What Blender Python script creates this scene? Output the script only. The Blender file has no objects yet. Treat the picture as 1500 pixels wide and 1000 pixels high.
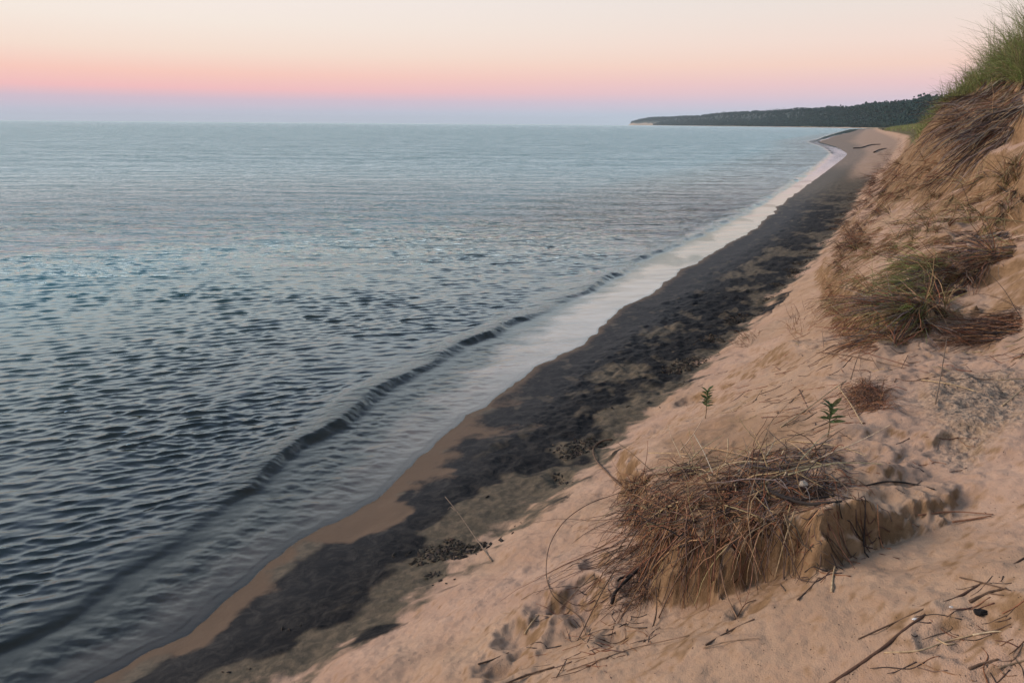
import bpy, math, random
import numpy as np
random.seed(7)
RNG = np.random.default_rng(7)
SC = bpy.context.scene
COL = SC.collection
R = math.radians

# ------------------------------------------------------------------ camera
CAMH, FPX = 3.4, 1083.33
PITCH, ROLL = R(16.37), R(0.45)
cx, sx_ = math.cos(math.pi/2-PITCH), math.sin(math.pi/2-PITCH)
RX = np.array([[1, 0, 0], [0, cx, -sx_], [0, sx_, cx]])
RZ = np.array([[math.cos(ROLL), -math.sin(ROLL), 0], [math.sin(ROLL), math.cos(ROLL), 0], [0, 0, 1]])
RC = RX @ RZ
CAM = np.array([0.0, 0.0, CAMH])

def rays(px, py):
    px, py = np.atleast_1d(np.asarray(px, float)), np.atleast_1d(np.asarray(py, float))
    d = np.stack([(px-750)/FPX, (500-py)/FPX, -np.ones_like(px)], 1) @ RC.T
    return d/np.linalg.norm(d, axis=1, keepdims=True)

def at_level(px, py, z):
    d = rays(px, py)
    t = (np.asarray(z)-CAMH)/d[:, 2]
    return CAM+d*t[:, None]

# ------------------------------------------------------------------ noise
def _hash(ix, iy, seed):
    h = (ix.astype(np.int64)*374761393+iy.astype(np.int64)*668265263+seed*1442695041) & 0x7fffffff
    h = ((h ^ (h >> 13))*1274126177) & 0x7fffffff
    return (h ^ (h >> 16)) & 0xffff

def perlin(x, y, seed=0):
    x, y = np.asarray(x, float), np.asarray(y, float)
    ix, iy = np.floor(x), np.floor(y)
    fx, fy = x-ix, y-iy
    u, v = fx*fx*fx*(fx*(fx*6-15)+10), fy*fy*fy*(fy*(fy*6-15)+10)
    def g(dx, dy):
        a = _hash(ix+dx, iy+dy, seed)*(2*math.pi/65536)
        return np.cos(a)*(fx-dx)+np.sin(a)*(fy-dy)
    n = (g(0, 0)*(1-u)+g(1, 0)*u)*(1-v)+(g(0, 1)*(1-u)+g(1, 1)*u)*v
    return n*1.5

def fbm(x, y, seed=0, octv=4, gain=.5):
    s, a, f = 0, 1.0, 1.0
    for o in range(octv):
        s = s+a*perlin(x*f, y*f, seed+o*17)
        a *= gain; f *= 2.03
    return s

def sstep(a, b, x):
    t = np.clip((x-a)/(b-a), 0, 1)
    return t*t*(3-2*t)

# ------------------------------------------------------------------ plan curves (world)
def curve(pix, z, tail=None):
    p = at_level([a for a, b in pix], [b for a, b in pix], z)
    pts = p[:, :2]
    if tail is not None: pts = np.vstack([pts, np.array(tail)])
    o = np.argsort(pts[:, 1])
    return pts[o]

EDGE_PX = [(190, 975), (290, 900), (390, 838), (480, 768), (590, 700), (650, 640), (700, 600), (770, 547), (880, 484), (900, 460), (945, 432), (1000, 395), (1060, 360), (1105, 335),
           (1150, 293), (1195, 262), (1232, 234)]
EDGE = curve(EDGE_PX, 0.02)
BASE = curve([(400, 998), (480, 955), (600, 878), (720, 792), (830, 706), (900, 644), (990, 572), (1060, 505), (1130, 440), (1190, 382), (1232, 330), (1262, 275)], 0.27)
WAVE = curve([(20, 935), (90, 880), (190, 812), (330, 728), (420, 655), (500, 600), (620, 530), (700, 486), (800, 447), (885, 408), (935, 376), (1010, 346), (1110, 298), (1185, 250)], 0.03)
def ext(c, slope, y0, far):
    first = c[0]
    return np.vstack([[first[0]-(first[1]-y0)*slope, y0], c, far])
EDGE = ext(EDGE, .85, -40, [(43.6, 99.5), (58, 138), (72, 182), (88, 215), (112, 270), (218, 497), (495, 1100), (1500, 3000)])
BASE = ext(BASE, .7, -40, [(35.5, 72), (60, 120), (87, 174), (120, 245), (231, 490), (515, 1100), (1600, 3000)])
WAVE = ext(WAVE, .9, -40, [(41.2, 99), (55.2, 137), (69, 181), (85, 215), (109, 270), (210, 497), (480, 1100), (1450, 3000)])

def smooth_curve(c):
    ys = np.concatenate([np.arange(-40, 0, 2.0), np.geomspace(.001, 1, 1)*0, np.arange(.1, 30, .1), np.geomspace(30, 3000, 500)])
    xs = np.interp(ys, c[:, 1], c[:, 0])
    k = 5
    for _ in range(2):
        pad = np.concatenate([np.full(k, xs[0]), xs, np.full(k, xs[-1])])
        w = np.ones(2*k+1)/(2*k+1)
        xs2 = np.convolve(pad, w, 'valid')
        xs[20:-20] = xs2[20:-20]
    cosn = 1/np.sqrt(1+np.gradient(xs, ys)**2)
    cosn = np.convolve(np.concatenate([np.full(10, cosn[0]), cosn, np.full(10, cosn[-1])]), np.ones(21)/21, 'valid')
    return ys, xs, cosn
EDGE_S, BASE_S, WAVE_S = smooth_curve(EDGE), smooth_curve(BASE), smooth_curve(WAVE)

def sdist(x, y, c):           # + = landward (right) of the curve
    return (x-np.interp(y, c[0], c[1]))*np.interp(y, c[0], c[2])

def dedge(x, y):              # distance from the last reach of the swash, with its shallow lobes
    return sdist(x, y, EDGE_S)+(.11*perlin(x*.75, y*.75, 101)+.045*fbm(x*2.1, y*2.1, 102, 3))*sstep(80, 30, y)

# ------------------------------------------------------------------ dune profile
SG = np.array([0, 1, 2, 2.5, 3, 3.5, 4, 4.5, 6, 9, 20, 60.])
ST = {
 -5:  [.27, .75, 1.25, 1.5, 1.76, 2.05, 2.3, 2.55, 3.3, 4.5, 5, 5],
 3.5: [.27, .75, 1.25, 1.5, 1.76, 2.05, 2.3, 2.55, 3.3, 4.5, 5, 5],
 7.5: [.27, .80, 1.35, 1.62, 1.92, 2.28, 2.68, 3.1, 4.2, 4.7, 5, 5],
 10:  [.27, .82, 1.45, 1.8, 2.2, 2.75, 3.6, 4.5, 5.15, 5.4, 5.5, 5.5],
 13:  [.27, .85, 1.6, 2.1, 2.75, 3.6, 4.7, 5.4, 5.7, 5.75, 5.8, 5.8],
 18:  [.27, .92, 2.0, 2.85, 4.0, 4.95, 5.35, 5.5, 5.6, 5.6, 5.6, 5.6],
 23:  [.27, 1.15, 3.3, 4.15, 4.6, 4.8, 4.9, 4.95, 5, 5, 5, 5],
 30:  [.27, 1.0, 2.4, 3.3, 3.9, 4.25, 4.4, 4.45, 4.5, 4.5, 4.5, 4.5],
 45:  [.27, 1.0, 2.4, 3.2, 3.8, 4.2, 4.45, 4.55, 4.7, 4.7, 4.7, 4.7],
 90:  [.30, .8, 1.9, 2.7, 3.4, 3.9, 4.3, 4.55, 4.9, 5, 5.0, 5.0],
 180: [.35, .6, 1.2, 1.6, 2.0, 2.4, 2.8, 3.1, 3.8, 4.4, 4.6, 4.6],
 400: [.4, .6, 1.1, 1.4, 1.7, 2.0, 2.3, 2.5, 3.0, 3.4, 3.6, 3.6],
 3000: [.4, .42, .46, .5, .53, .57, .6, .65, .8, 1.1, 2.0, 3]}
TY = np.array(sorted(ST)); TZ = np.array([ST[k] for k in TY], float)

def profile(y, s):
    y = np.clip(y, TY[0], TY[-1])
    i = np.clip(np.searchsorted(TY, y)-1, 0, len(TY)-2)
    f = (y-TY[i])/(TY[i+1]-TY[i])
    s = np.clip(s, 0, 59.9)
    j = np.clip(np.searchsorted(SG, s, side='right')-1, 0, len(SG)-2)
    g = (s-SG[j])/(SG[j+1]-SG[j])
    a = TZ[i, j]*(1-g)+TZ[i, j+1]*g
    b = TZ[i+1, j]*(1-g)+TZ[i+1, j+1]*g
    return a*(1-f)+b*f

def z_base(x, y):
    de, db = dedge(x, y), sdist(x, y, BASE_S)
    db = db+.10*fbm(x*.9, y*.9, 3, 3)
    zb = np.interp(y, [0, 40, 150], [.27, .27, .35])
    w = np.clip(de/np.maximum(de-db, .05), 0, 1)
    flat = zb*np.power(w, 1.15)
    wet = np.maximum(-.065*np.maximum(-de, 0), -2.5)
    z = np.where(de < 0, wet, np.where(db < 0, flat, profile(y, db)))
    return z

def poly_world(pix, zfun):
    return march([a for a, b in pix], [b for a, b in pix], zfun)[:, :2]

def march(px, py, zfun):
    d = rays(px, py)
    n = len(d)
    ts = np.concatenate([np.linspace(1.2, 30, 260), np.geomspace(30.5, 1200, 160)])
    hit = np.full(n, ts[-1]); prev = np.full(n, ts[0]); done = np.zeros(n, bool)
    for t0, t in zip(ts[:-1], ts[1:]):
        p = CAM+d*t
        below = (p[:, 2] < zfun(p[:, 0], p[:, 1])) & ~done
        hit[below] = t; prev[below] = t0; done |= below
        if done.all(): break
    lo, hi = prev.copy(), hit.copy()
    for _ in range(14):
        m = (lo+hi)/2
        p = CAM+d*m[:, None]
        b = p[:, 2] < zfun(p[:, 0], p[:, 1])
        hi = np.where(b, m, hi); lo = np.where(b, lo, m)
    return CAM+d*((lo+hi)/2)[:, None]

def seg_dist(x, y, pl):
    best = np.full(x.shape, 1e9)
    for a, b in zip(pl[:-1], pl[1:]):
        e = b-a
        t = np.clip(((x-a[0])*e[0]+(y-a[1])*e[1])/(e@e), 0, 1)
        best = np.minimum(best, np.hypot(x-a[0]-t*e[0], y-a[1]-t*e[1]))
    return best

def inside(x, y, poly):
    c = np.zeros(x.shape, bool)
    n = len(poly)
    for i in range(n):
        a, b = poly[i], poly[(i+1) % n]
        cond = (a[1] > y) != (b[1] > y)
        with np.errstate(divide='ignore', invalid='ignore'):
            xx = (b[0]-a[0])*(y-a[1])/(b[1]-a[1])+a[0]
        c ^= cond & (x < xx)
    return c

class Block:                  # a raised bank: steep along FRONT, dying out towards BACK
    def __init__(self, front, fh, back, h, wf, wb, zfun):
        self.fh = np.array(fh)
        self.f = poly_world(front, zfun); self.b = poly_world(back, zfun)
        self.poly = np.vstack([self.f, self.b]); self.h, self.wf, self.wb = h, wf, wb
        self.lo, self.hi = self.poly.min(0)-.1, self.poly.max(0)+.1
    def __call__(self, x, y):
        out = np.zeros(x.shape)
        m = (x > self.lo[0]) & (x < self.hi[0]) & (y > self.lo[1]) & (y < self.hi[1])
        if not m.any(): return out
        xx, yy = x[m], y[m]
        xx, yy = xx+.05*fbm(xx*6, yy*6, 93, 3), yy+.05*fbm(xx*6+9, yy*6, 94, 3)
        ins = inside(xx, yy, self.poly)
        jag = .05*fbm(xx*5, yy*5, 91, 4)-.02
        ww = np.zeros(xx.shape); hh = np.zeros(xx.shape)
        for p, k in zip(self.f, self.fh):
            w = 1/((xx-p[0])**2+(yy-p[1])**2+.01)**1.5
            ww += w; hh += w*k
        hh = hh/ww
        df, dk = seg_dist(xx, yy, self.f), seg_dist(xx, yy, np.vstack([self.f[-1:], self.b, self.f[:1]]))
        v = (.75*sstep(0, self.wf, df+jag)+.25*sstep(0, self.wf*5, df))*sstep(0, self.wb, dk+jag*2)*hh*self.h
        out[m] = np.where(ins, v, 0)
        return out

MOUND = Block([(885, 650), (918, 760), (955, 893), (1010, 880), (1085, 866), (1150, 850), (1205, 850), (1255, 822), (1305, 800), (1370, 782), (1440, 748), (1500, 715), (1570, 690)],
              [.3, .7, 1.1, 1.15, 1.1, 1.05, 1.05, 1.05, 1.1, 1.05, .9, .5, .2],
              [(1720, 640), (1660, 560), (1500, 470), (1300, 470), (1100, 520), (990, 590)], .34, .13, 1.2, z_base)
SLUMP = Block([(1188, 395), (1205, 450), (1240, 505), (1290, 530), (1350, 522), (1420, 470), (1500, 400)],
              [.5, .8, 1, .9, .7, .5, .3],
              [(1560, 360), (1500, 310), (1380, 290), (1280, 300), (1220, 340)], .44, .2, 1.0, z_base)

def dots(x, y, pts, r, dep):
    z = np.zeros(x.shape)
    for (a, b), rr in zip(pts, r):
        m = (np.abs(x-a) < rr*1.8) & (np.abs(y-b) < rr*1.8)
        if m.any():
            q = np.hypot(x[m]-a, (y[m]-b)*.8)/rr+.28*fbm(x[m]*7, y[m]*7, 95, 3)
            z[m] += -dep*rr*np.exp(-(q*1.5)**2)+dep*.26*rr*np.exp(-((q-1.15)*3.4)**2)
    return z

# hollows and footprints: at places read off the photograph, and a trampled band along the beach
HOL = poly_world([(852, 880), (800, 895), (762, 930), (735, 975), (900, 925), (1090, 900), (1440, 905), (1400, 930), (1010, 585), (960, 640), (870, 830)], z_base)
HOLR = [.16, .12, .14, .12, .09, .08, .1, .1, .16, .12, .1]
ys = RNG.uniform(6, 45, 330)
ff = RNG.uniform(.35, 1.12, 330)
xe, xb = np.interp(ys, EDGE_S[0], EDGE_S[1]), np.interp(ys, BASE_S[0], BASE_S[1])
FOOT = np.stack([xe+(xb-xe)*ff, ys], 1); FOOTR = RNG.uniform(.09, .2, 330)

def z_sand(x, y):
    x, y = np.asarray(x, float), np.asarray(y, float)
    de, db = dedge(x, y), sdist(x, y, BASE_S)
    z = z_base(x, y)+MOUND(x, y)+SLUMP(x, y)
    dune = sstep(-.2, .6, db)*sstep(120, 40, y)
    beach = sstep(.1, .7, de)*(1-dune)
    # slope-aligned rills and wind hummocks
    u = (x*.894-y*.447); v = (x*.447+y*.894)
    steep = sstep(1.4, 2.8, db)*sstep(5, 8, y)
    z = z+dune*(.05*fbm(x*1.1, y*1.1, 11, 3)+.012*fbm(x*5, y*5, 12, 3)+.006*fbm(x*17, y*17, 15, 2))
    lev = z*1.25+.55*fbm(x*.55, y*.55, 25, 3); fr = lev-np.floor(lev)
    ledge = sstep(2.0, 3.0, db)*sstep(8.5, 10, y)*sstep(70, 35, y)*sstep(-.15, .25, fbm(x*.4, y*.4, 26, 2)+.12)
    z = z+dune*ledge*.42*(sstep(.02, .34, fr)-fr)
    z = z+steep*dune*(.17*fbm(v*1.05+.7*u, u*.35, 21, 3)+.05*fbm(v*3.2+1.6*u, u*.8, 22, 2))
    # crusty texture where the blown sand is pocked
    z = z+beach*(.016*fbm(x*2.2, y*2.2, 31, 3)+.045*np.abs(fbm(x*3.1, y*4.6, 32, 4))*sstep(6.0, 10, y)*sstep(.35, .9, de)*sstep(70, 40, y)+.012*fbm(x*6, y*8, 33, 3)*sstep(.5, 1.0, de))
    near = (y < 50)
    if near.any():
        zz = np.zeros(x.shape)
        zz[near] = dots(x[near], y[near], FOOT, FOOTR, .17)+dots(x[near], y[near], HOL, HOLR, .46)
        z = z+zz
    return z

POCK = poly_world([(1290, 640), (1330, 585), (1420, 560), (1500, 540), (1560, 560), (1560, 650), (1500, 660), (1430, 720), (1340, 712)], z_base)
CLUMPTOP = poly_world([(905, 800), (930, 690), (1000, 650), (1110, 632), (1250, 655), (1260, 760), (1150, 860), (960, 890)], z_base)
# ------------------------------------------------------------------ object helpers
def link(o, parent=None):
    COL.objects.link(o)
    if parent is not None: o.parent = parent
    return o

def tag(o, label=None, cat=None, group=None, kind=None):
    for k, v in (('label', label), ('category', cat), ('group', group), ('kind', kind)):
        if v: o[k] = v
    return o

def mesh_obj(name, V, F, mat, parent=None, attrs=None, smooth=True, normals=None, colors=None):
    """V (n,3); F (m,k) with one k, or a list of such arrays."""
    me = bpy.data.meshes.new(name)
    Fs = F if isinstance(F, list) else [F]
    V = np.ascontiguousarray(V, np.float32)
    me.vertices.add(len(V)); me.vertices.foreach_set('co', V.ravel())
    idx = np.concatenate([f.ravel() for f in Fs]).astype(np.int32)
    cnt = np.concatenate([np.full(len(f), f.shape[1]) for f in Fs]).astype(np.int32)
    me.loops.add(len(idx)); me.loops.foreach_set('vertex_index', idx)
    me.polygons.add(len(cnt)); me.polygons.foreach_set('loop_start', np.concatenate([[0], np.cumsum(cnt)[:-1]]).astype(np.int32))
    me.polygons.foreach_set('use_smooth', np.full(len(cnt), smooth))
    me.update(calc_edges=True)
    for k, a in (attrs or {}).items():
        at = me.attributes.new(k, 'FLOAT', 'POINT'); at.data.foreach_set('value', np.ascontiguousarray(a, np.float32))
    if colors is not None:
        at = me.attributes.new('tint', 'FLOAT_COLOR', 'POINT')
        c = np.ones((len(V), 4), np.float32); c[:, :3] = colors
        at.data.foreach_set('color', c.ravel())
    if normals is not None:
        me.normals_split_custom_set_from_vertices(np.ascontiguousarray(normals, np.float32))
    if mat: me.materials.append(mat)
    me.validate()
    return link(bpy.data.objects.new(name, me), parent)

def empty(name, loc):
    o = bpy.data.objects.new(name, None); o.empty_display_size = .1
    o.location = [float(v) for v in loc]
    return link(o)

class NT:
    def __init__(self, name):
        self.m = bpy.data.materials.new(name); self.m.use_nodes = True
        self.t = self.m.node_tree; self.t.nodes.clear()
        self.out = self.n('ShaderNodeOutputMaterial')
    def n(self, ty, **kw):
        nd = self.t.nodes.new(ty)
        for k, v in kw.items():
            if k.startswith('i_'):
                key = k[2:]
                key = int(key) if key.isdigit() else key.replace('_', ' ')
                self.put(nd.inputs[key], v)
            else: setattr(nd, k, v)
        return nd
    def put(self, sock, v):
        if isinstance(v, bpy.types.NodeSocket): self.t.links.new(v, sock)
        else: sock.default_value = v
    def math(self, op, a, b=None, c=None, clamp=False):
        nd = self.n('ShaderNodeMath', operation=op, use_clamp=clamp)
        for i, v in enumerate((a, b, c)):
            if v is not None: self.put(nd.inputs[i], v)
        return nd.outputs[0]
    def mix(self, f, a, b, mode='MIX'):
        nd = self.n('ShaderNodeMix', data_type='RGBA', blend_type=mode)
        self.put(nd.inputs[0], f)
        self.put(nd.inputs[6], a if isinstance(a, bpy.types.NodeSocket) else (*a, 1))
        self.put(nd.inputs[7], b if isinstance(b, bpy.types.NodeSocket) else (*b, 1))
        return nd.outputs[2]
    def attr(self, name, col=False):
        return self.n('ShaderNodeAttribute', attribute_name=name).outputs['Color' if col else 'Fac']
    def noise(self, vec, scale, det=3, rough=.55, dist=0, col=False):
        nd = self.n('ShaderNodeTexNoise', i_Scale=scale, i_Detail=det, i_Roughness=rough, i_Distortion=dist)
        if vec is not None: self.t.links.new(vec, nd.inputs['Vector'])
        return nd.outputs['Color' if col else 'Fac']
    def ramp(self, f, a, b):
        nd = self.n('ShaderNodeMapRange', interpolation_type='SMOOTHSTEP', i_1=a, i_2=b)
        self.put(nd.inputs[0], f)
        return nd.outputs[0]
    def bump(self, h, strength, dist, normal=None):
        nd = self.n('ShaderNodeBump', i_Strength=strength, i_Distance=dist)
        self.t.links.new(h, nd.inputs['Height'])
        if normal: self.t.links.new(normal, nd.inputs['Normal'])
        return nd.outputs[0]

# ------------------------------------------------------------------ materials of the setting
def sand_material():
    t = NT('sand')
    pos = t.n('ShaderNodeNewGeometry').outputs['Position']
    dark, brown, olive, veg, damp_shade = (t.attr(k) for k in ('dark', 'brown', 'olive', 'veg', 'damp_shade'))
    n1, n2, n3 = t.noise(pos, 2.3, 5, .6), t.noise(pos, 14, 5, .65), t.noise(pos, 190, 2, .6)
    n4 = t.noise(pos, 5, 6, .7, .6)
    n0 = t.noise(pos, .55, 3, .5)
    dry = t.mix(t.ramp(n0, .4, .62), t.mix(t.ramp(n1, .35, .68), (.37, .243, .174), (.44, .30, .22)), t.mix(t.ramp(n1, .35, .68), (.34, .226, .150), (.41, .28, .19)))
    dry = t.mix(t.math('MULTIPLY', t.ramp(n2, .45, .72), .35), dry, (.33, .20, .135))
    dry = t.mix(t.math('MULTIPLY', t.ramp(n3, .58, .74), .5), dry, (.22, .13, .09))
    c = t.mix(t.math('MULTIPLY', damp_shade, t.ramp(n4, .12, .48)), dry, t.mix(t.ramp(n2, .38, .66), (.15, .09, .046), (.23, .145, .08)))
    nd_ = t.noise(pos, 7, 6, .72, 1.2)
    w = lambda a, k: t.ramp(t.math('ADD', a, t.math('ADD', t.math('MULTIPLY', t.math('SUBTRACT', n4, .5), k), t.math('MULTIPLY', t.math('SUBTRACT', nd_, .5), k*.8))), .22, .78)
    c = t.mix(w(olive, .75), c, t.mix(t.ramp(n2, .4, .65), (.08, .068, .050), (.13, .102, .072)))
    c = t.mix(w(dark, .55), c, t.mix(t.ramp(nd_, .42, .66), (.006, .007, .009), (.030, .028, .026)))
    c = t.mix(w(brown, .7), c, (.125, .082, .052))
    c = t.mix(t.ramp(t.math('ADD', veg, t.math('MULTIPLY', n4, .5)), .45, .9), c, t.mix(t.ramp(n2, .4, .6), (.085, .085, .035), (.07, .05, .028)))
    pk = t.attr('pock'); np_ = t.noise(pos, 34, 2, .5)
    c = t.mix(t.math('MULTIPLY', pk, .75), c, t.mix(t.ramp(np_, .38, .6), (.15, .115, .085), (.33, .25, .18)))
    wetness = t.attr('wet')
    rough = t.n('ShaderNodeMapRange', i_1=0.0, i_2=1.0, i_3=.92, i_4=.6)
    t.put(rough.inputs[0], wetness)
    h = t.math('ADD', t.math('MULTIPLY', n3, .25), t.math('ADD', t.math('MULTIPLY', n2, .8), t.math('MULTIPLY', t.math('MULTIPLY', pk, np_), 2.2)))
    bs = t.n('ShaderNodeMapRange', i_1=0.0, i_2=1.0, i_3=.8, i_4=.3)
    t.put(bs.inputs[0], wetness)
    b = t.n('ShaderNodeBump', i_Distance=.02); t.put(b.inputs['Strength'], bs.outputs[0]); t.t.links.new(h, b.inputs['Height'])
    p = t.n('ShaderNodeBsdfPrincipled'); t.put(p.inputs['Base Color'], c); t.put(p.inputs['Roughness'], rough.outputs[0])
    p.inputs['Specular IOR Level'].default_value = .12
    t.t.links.new(b.outputs[0], p.inputs['Normal'])
    t.t.links.new(p.outputs[0], t.out.inputs[0])
    return t.m

def water_material():
    t = NT('lake_water')
    pos = t.n('ShaderNodeNewGeometry').outputs['Position']
    depth, far = t.attr('depth'), t.attr('far')
    mp = t.n('ShaderNodeMapping', i_Scale=(.5, 1.35, 1)); t.put(mp.inputs[0], pos)
    v = mp.outputs[0]
    n_small = t.noise(v, 9, 3, .55, .3)
    n_mid = t.noise(v, 3.4, 4, .6, .4)
    n_big = t.noise(v, .5, 4, .6, .4)
    calm = t.attr('calm')
    b1 = t.n('ShaderNodeBump', i_Distance=.03); t.put(b1.inputs['Strength'], t.math('ADD', t.math('MULTIPLY', .13, t.math('SUBTRACT', 1.0, t.math('MULTIPLY', calm, .6))), t.math('MULTIPLY', t.attr('lipb'), .55))); t.put(b1.inputs['Height'], n_small)
    b2 = t.n('ShaderNodeBump', i_Distance=.16); t.put(b2.inputs['Strength'], t.math('MULTIPLY', .5, t.attr('midw'))); t.put(b2.inputs['Height'], n_mid); t.put(b2.inputs['Normal'], b1.outputs[0])
    b3 = t.n('ShaderNodeBump', i_Distance=.7); t.put(b3.inputs['Strength'], t.math('MULTIPLY', .85, t.attr('midw'))); t.put(b3.inputs['Height'], n_big); t.put(b3.inputs['Normal'], b2.outputs[0])
    mp4 = t.n('ShaderNodeMapping', i_Scale=(.22, 1.0, 1)); t.put(mp4.inputs[0], pos)
    b4 = t.n('ShaderNodeBump', i_Distance=2.6); t.put(b4.inputs['Strength'], t.math('MULTIPLY', .8, t.attr('fard'))); t.put(b4.inputs['Height'], t.noise(mp4.outputs[0], .17, 4, .62, .5)); t.put(b4.inputs['Normal'], b3.outputs[0])
    N = b4.outputs[0]
    rough = t.n('ShaderNodeMapRange', i_1=0.0, i_2=1.0, i_3=.03, i_4=.27); t.put(rough.inputs[0], far)
    body = t.n('ShaderNodeBsdfDiffuse'); t.put(body.inputs['Color'], t.mix(t.ramp(depth, .1, .9), (.04, .038, .028), t.mix(t.ramp(depth, .45, .8), (.016, .085, .086), (.03, .13, .15))))
    clear = t.n('ShaderNodeBsdfTransparent'); t.put(clear.inputs['Color'], t.mix(t.ramp(depth, 0, .25), (.97, .97, .96), (.5, .6, .55)))
    op = t.ramp(depth, 0.0, .42)
    inner = t.n('ShaderNodeMixShader'); t.put(inner.inputs[0], op); t.t.links.new(clear.outputs[0], inner.inputs[1]); t.t.links.new(body.outputs[0], inner.inputs[2])
    silt = t.n('ShaderNodeBsdfDiffuse', i_Color=(.64, .52, .44, 1))
    in2 = t.n('ShaderNodeMixShader'); t.put(in2.inputs[0], t.attr('milky')); t.t.links.new(inner.outputs[0], in2.inputs[1]); t.t.links.new(silt.outputs[0], in2.inputs[2])
    inner = in2
    gl = t.n('ShaderNodeBsdfGlossy', i_Color=(.88, .99, 1.0, 1)); t.put(gl.inputs['Roughness'], rough.outputs[0]); t.t.links.new(N, gl.inputs['Normal'])
    fr = t.n('ShaderNodeFresnel'); t.put(fr.inputs['IOR'], t.math('SUBTRACT', 1.58, t.math('MULTIPLY', calm, .24))); t.t.links.new(N, fr.inputs['Normal'])
    mx = t.n('ShaderNodeMixShader'); t.t.links.new(fr.outputs[0], mx.inputs[0]); t.t.links.new(inner.outputs[0], mx.inputs[1]); t.t.links.new(gl.outputs[0], mx.inputs[2])
    # scraps of foam on the little breaker
    fo = t.attr('foam'); nf = t.noise(pos, 34, 3, .7)
    foam = t.n('ShaderNodeBsdfDiffuse', i_Color=(.55, .56, .56, 1))
    m2 = t.n('ShaderNodeMixShader'); t.put(m2.inputs[0], t.ramp(t.math('ADD', fo, t.math('SUBTRACT', nf, .5)), .62, .95)); t.t.links.new(mx.outputs[0], m2.inputs[1]); t.t.links.new(foam.outputs[0], m2.inputs[2])
    t.t.links.new(m2.outputs[0], t.out.inputs[0])
    return t.m

SAND, WATER = sand_material(), water_material()

# ------------------------------------------------------------------ polar sheet of ground
def radii(segs):
    r = [segs[0][0]]
    for r0, r1, k in segs:
        while r[-1] < r1: r.append(r[-1]*(1+k))
    return np.array(r)
CY = -0.6                                        # centre of the sheets, just behind the photographer
def polar(rr, a0, a1, n):
    th = np.linspace(R(a0), R(a1), n)
    rg, tg = np.meshgrid(rr, th, indexing='ij')
    return rg*np.sin(tg), CY+rg*np.cos(tg)
def grid_faces(n, m, keep):
    i = np.arange(n*m).reshape(n, m)
    q = np.stack([i[:-1, :-1], i[:-1, 1:], i[1:, 1:], i[1:, :-1]], -1)
    kq = keep[:-1, :-1] | keep[:-1, 1:] | keep[1:, 1:] | keep[1:, :-1]
    return q[kq]
def compact(V, F, extra):
    used = np.unique(F); mp = np.full(len(V), -1); mp[used] = np.arange(len(used))
    return V[used], mp[F], {k: a[used] for k, a in extra.items()}

rr = radii([(.7, 16, .0046), (16, 120, .010), (120, 3500, .04)])
X, Y = polar(rr, -56, 62, 980)
Z = z_sand(X.ravel(), Y.ravel()).reshape(X.shape)
DE, DB = dedge(X, Y), sdist(X, Y, BASE_S)
P = np.stack([X, Y, Z], -1)
Nn = np.cross(np.gradient(P, axis=1), np.gradient(P, axis=0)); Nn /= np.linalg.norm(Nn, axis=-1, keepdims=True)
Nn[Nn[..., 2] < 0] *= -1

q = np.clip(DE/np.maximum(DE-DB, .05), -1, 1)
lob = .42*fbm(X*.75, Y*1.1, 41, 4)+.10*fbm(X*2.5, Y*2.5, 43, 3)
near = sstep(11, 6.5, Y); mid = sstep(60, 25, Y)
dark = sstep(-.14, .0, q-.20*near*sstep(-.1, .35, .15+lob)-.03)*sstep(.85+.25*(1-near), .55+.25*(1-near), q+.7*lob*near+.35*lob)*np.clip(.22+.78*mid, 0, 1)
brown = np.maximum(sstep(.30, .04, q+lob*.6)*near*1.0, sstep(.12, 0., q)*.6)*(DE > -3)
brown = brown*sstep(80, 40, Y)
brown = np.where(DE < .0, np.maximum(brown, .9*(1-.85*sstep(50, 100, Y))), brown)
olive = (1-.45*sstep(40, 75, Y))*(1-sstep(30, 75, Y)*sstep(.3, .7, q))*sstep(-.4, -.1, q)*sstep(.40, -.22, DB+.55*lob+.22*fbm(X*4, Y*4, 48, 3))
dark = dark*(1-.75*sstep(.05, .5, fbm(X*.9, Y*.55, 45, 4))*sstep(.25, .5, q)*sstep(6.5, 9, Y))*(1-.5*sstep(.2, .6, fbm(X*3, Y*2.2, 46, 3))*sstep(5.5, 8, Y))*(.25+.75*sstep(60, 16, Y))*sstep(90, 50, Y)
dark = np.where((DB > .35), 0, dark)*sstep(-.02, .08, DE+.0*lob)
damp_shade = np.zeros_like(X)
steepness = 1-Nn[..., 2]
damp_shade = np.maximum(damp_shade, sstep(.13, .34, steepness)*.95)*sstep(-.05, .2, DB)  # damp sand on scarps, plus shading painted onto the steep bluff faces
soil = np.where((DB > 1.5) & (Y > 8) & (Y < 60), sstep(4.0, 4.6, Z+.3*lob)*sstep(32, 22, Y)+sstep(3.0, 3.8, Z)*sstep(22, 32, Y), 0)
soil = np.maximum(soil, sstep(1.0, 2.2, Z)*sstep(35, 90, Y))
wet = np.clip(sstep(.75, .2, q)*.8+dark*.25+brown*.3, 0, 1)*(DB < .1)
cp_ = inside(X, Y, CLUMPTOP); damp_shade = np.maximum(damp_shade, .6*cp_*sstep(.02, .34, seg_dist(X, Y, np.vstack([CLUMPTOP, CLUMPTOP[:1]]))+.14*fbm(X*5, Y*5, 49, 3)))
AT = dict(dark=dark, brown=brown, olive=olive, veg=soil, damp_shade=damp_shade, wet=wet, pock=sstep(0, .3, seg_dist(X, Y, np.vstack([POCK, POCK[:1]])))*inside(X, Y, POCK))
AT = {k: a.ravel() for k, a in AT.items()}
Vf, Nf = P.reshape(-1, 3), Nn.reshape(-1, 3)
n, m = X.shape
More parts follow.
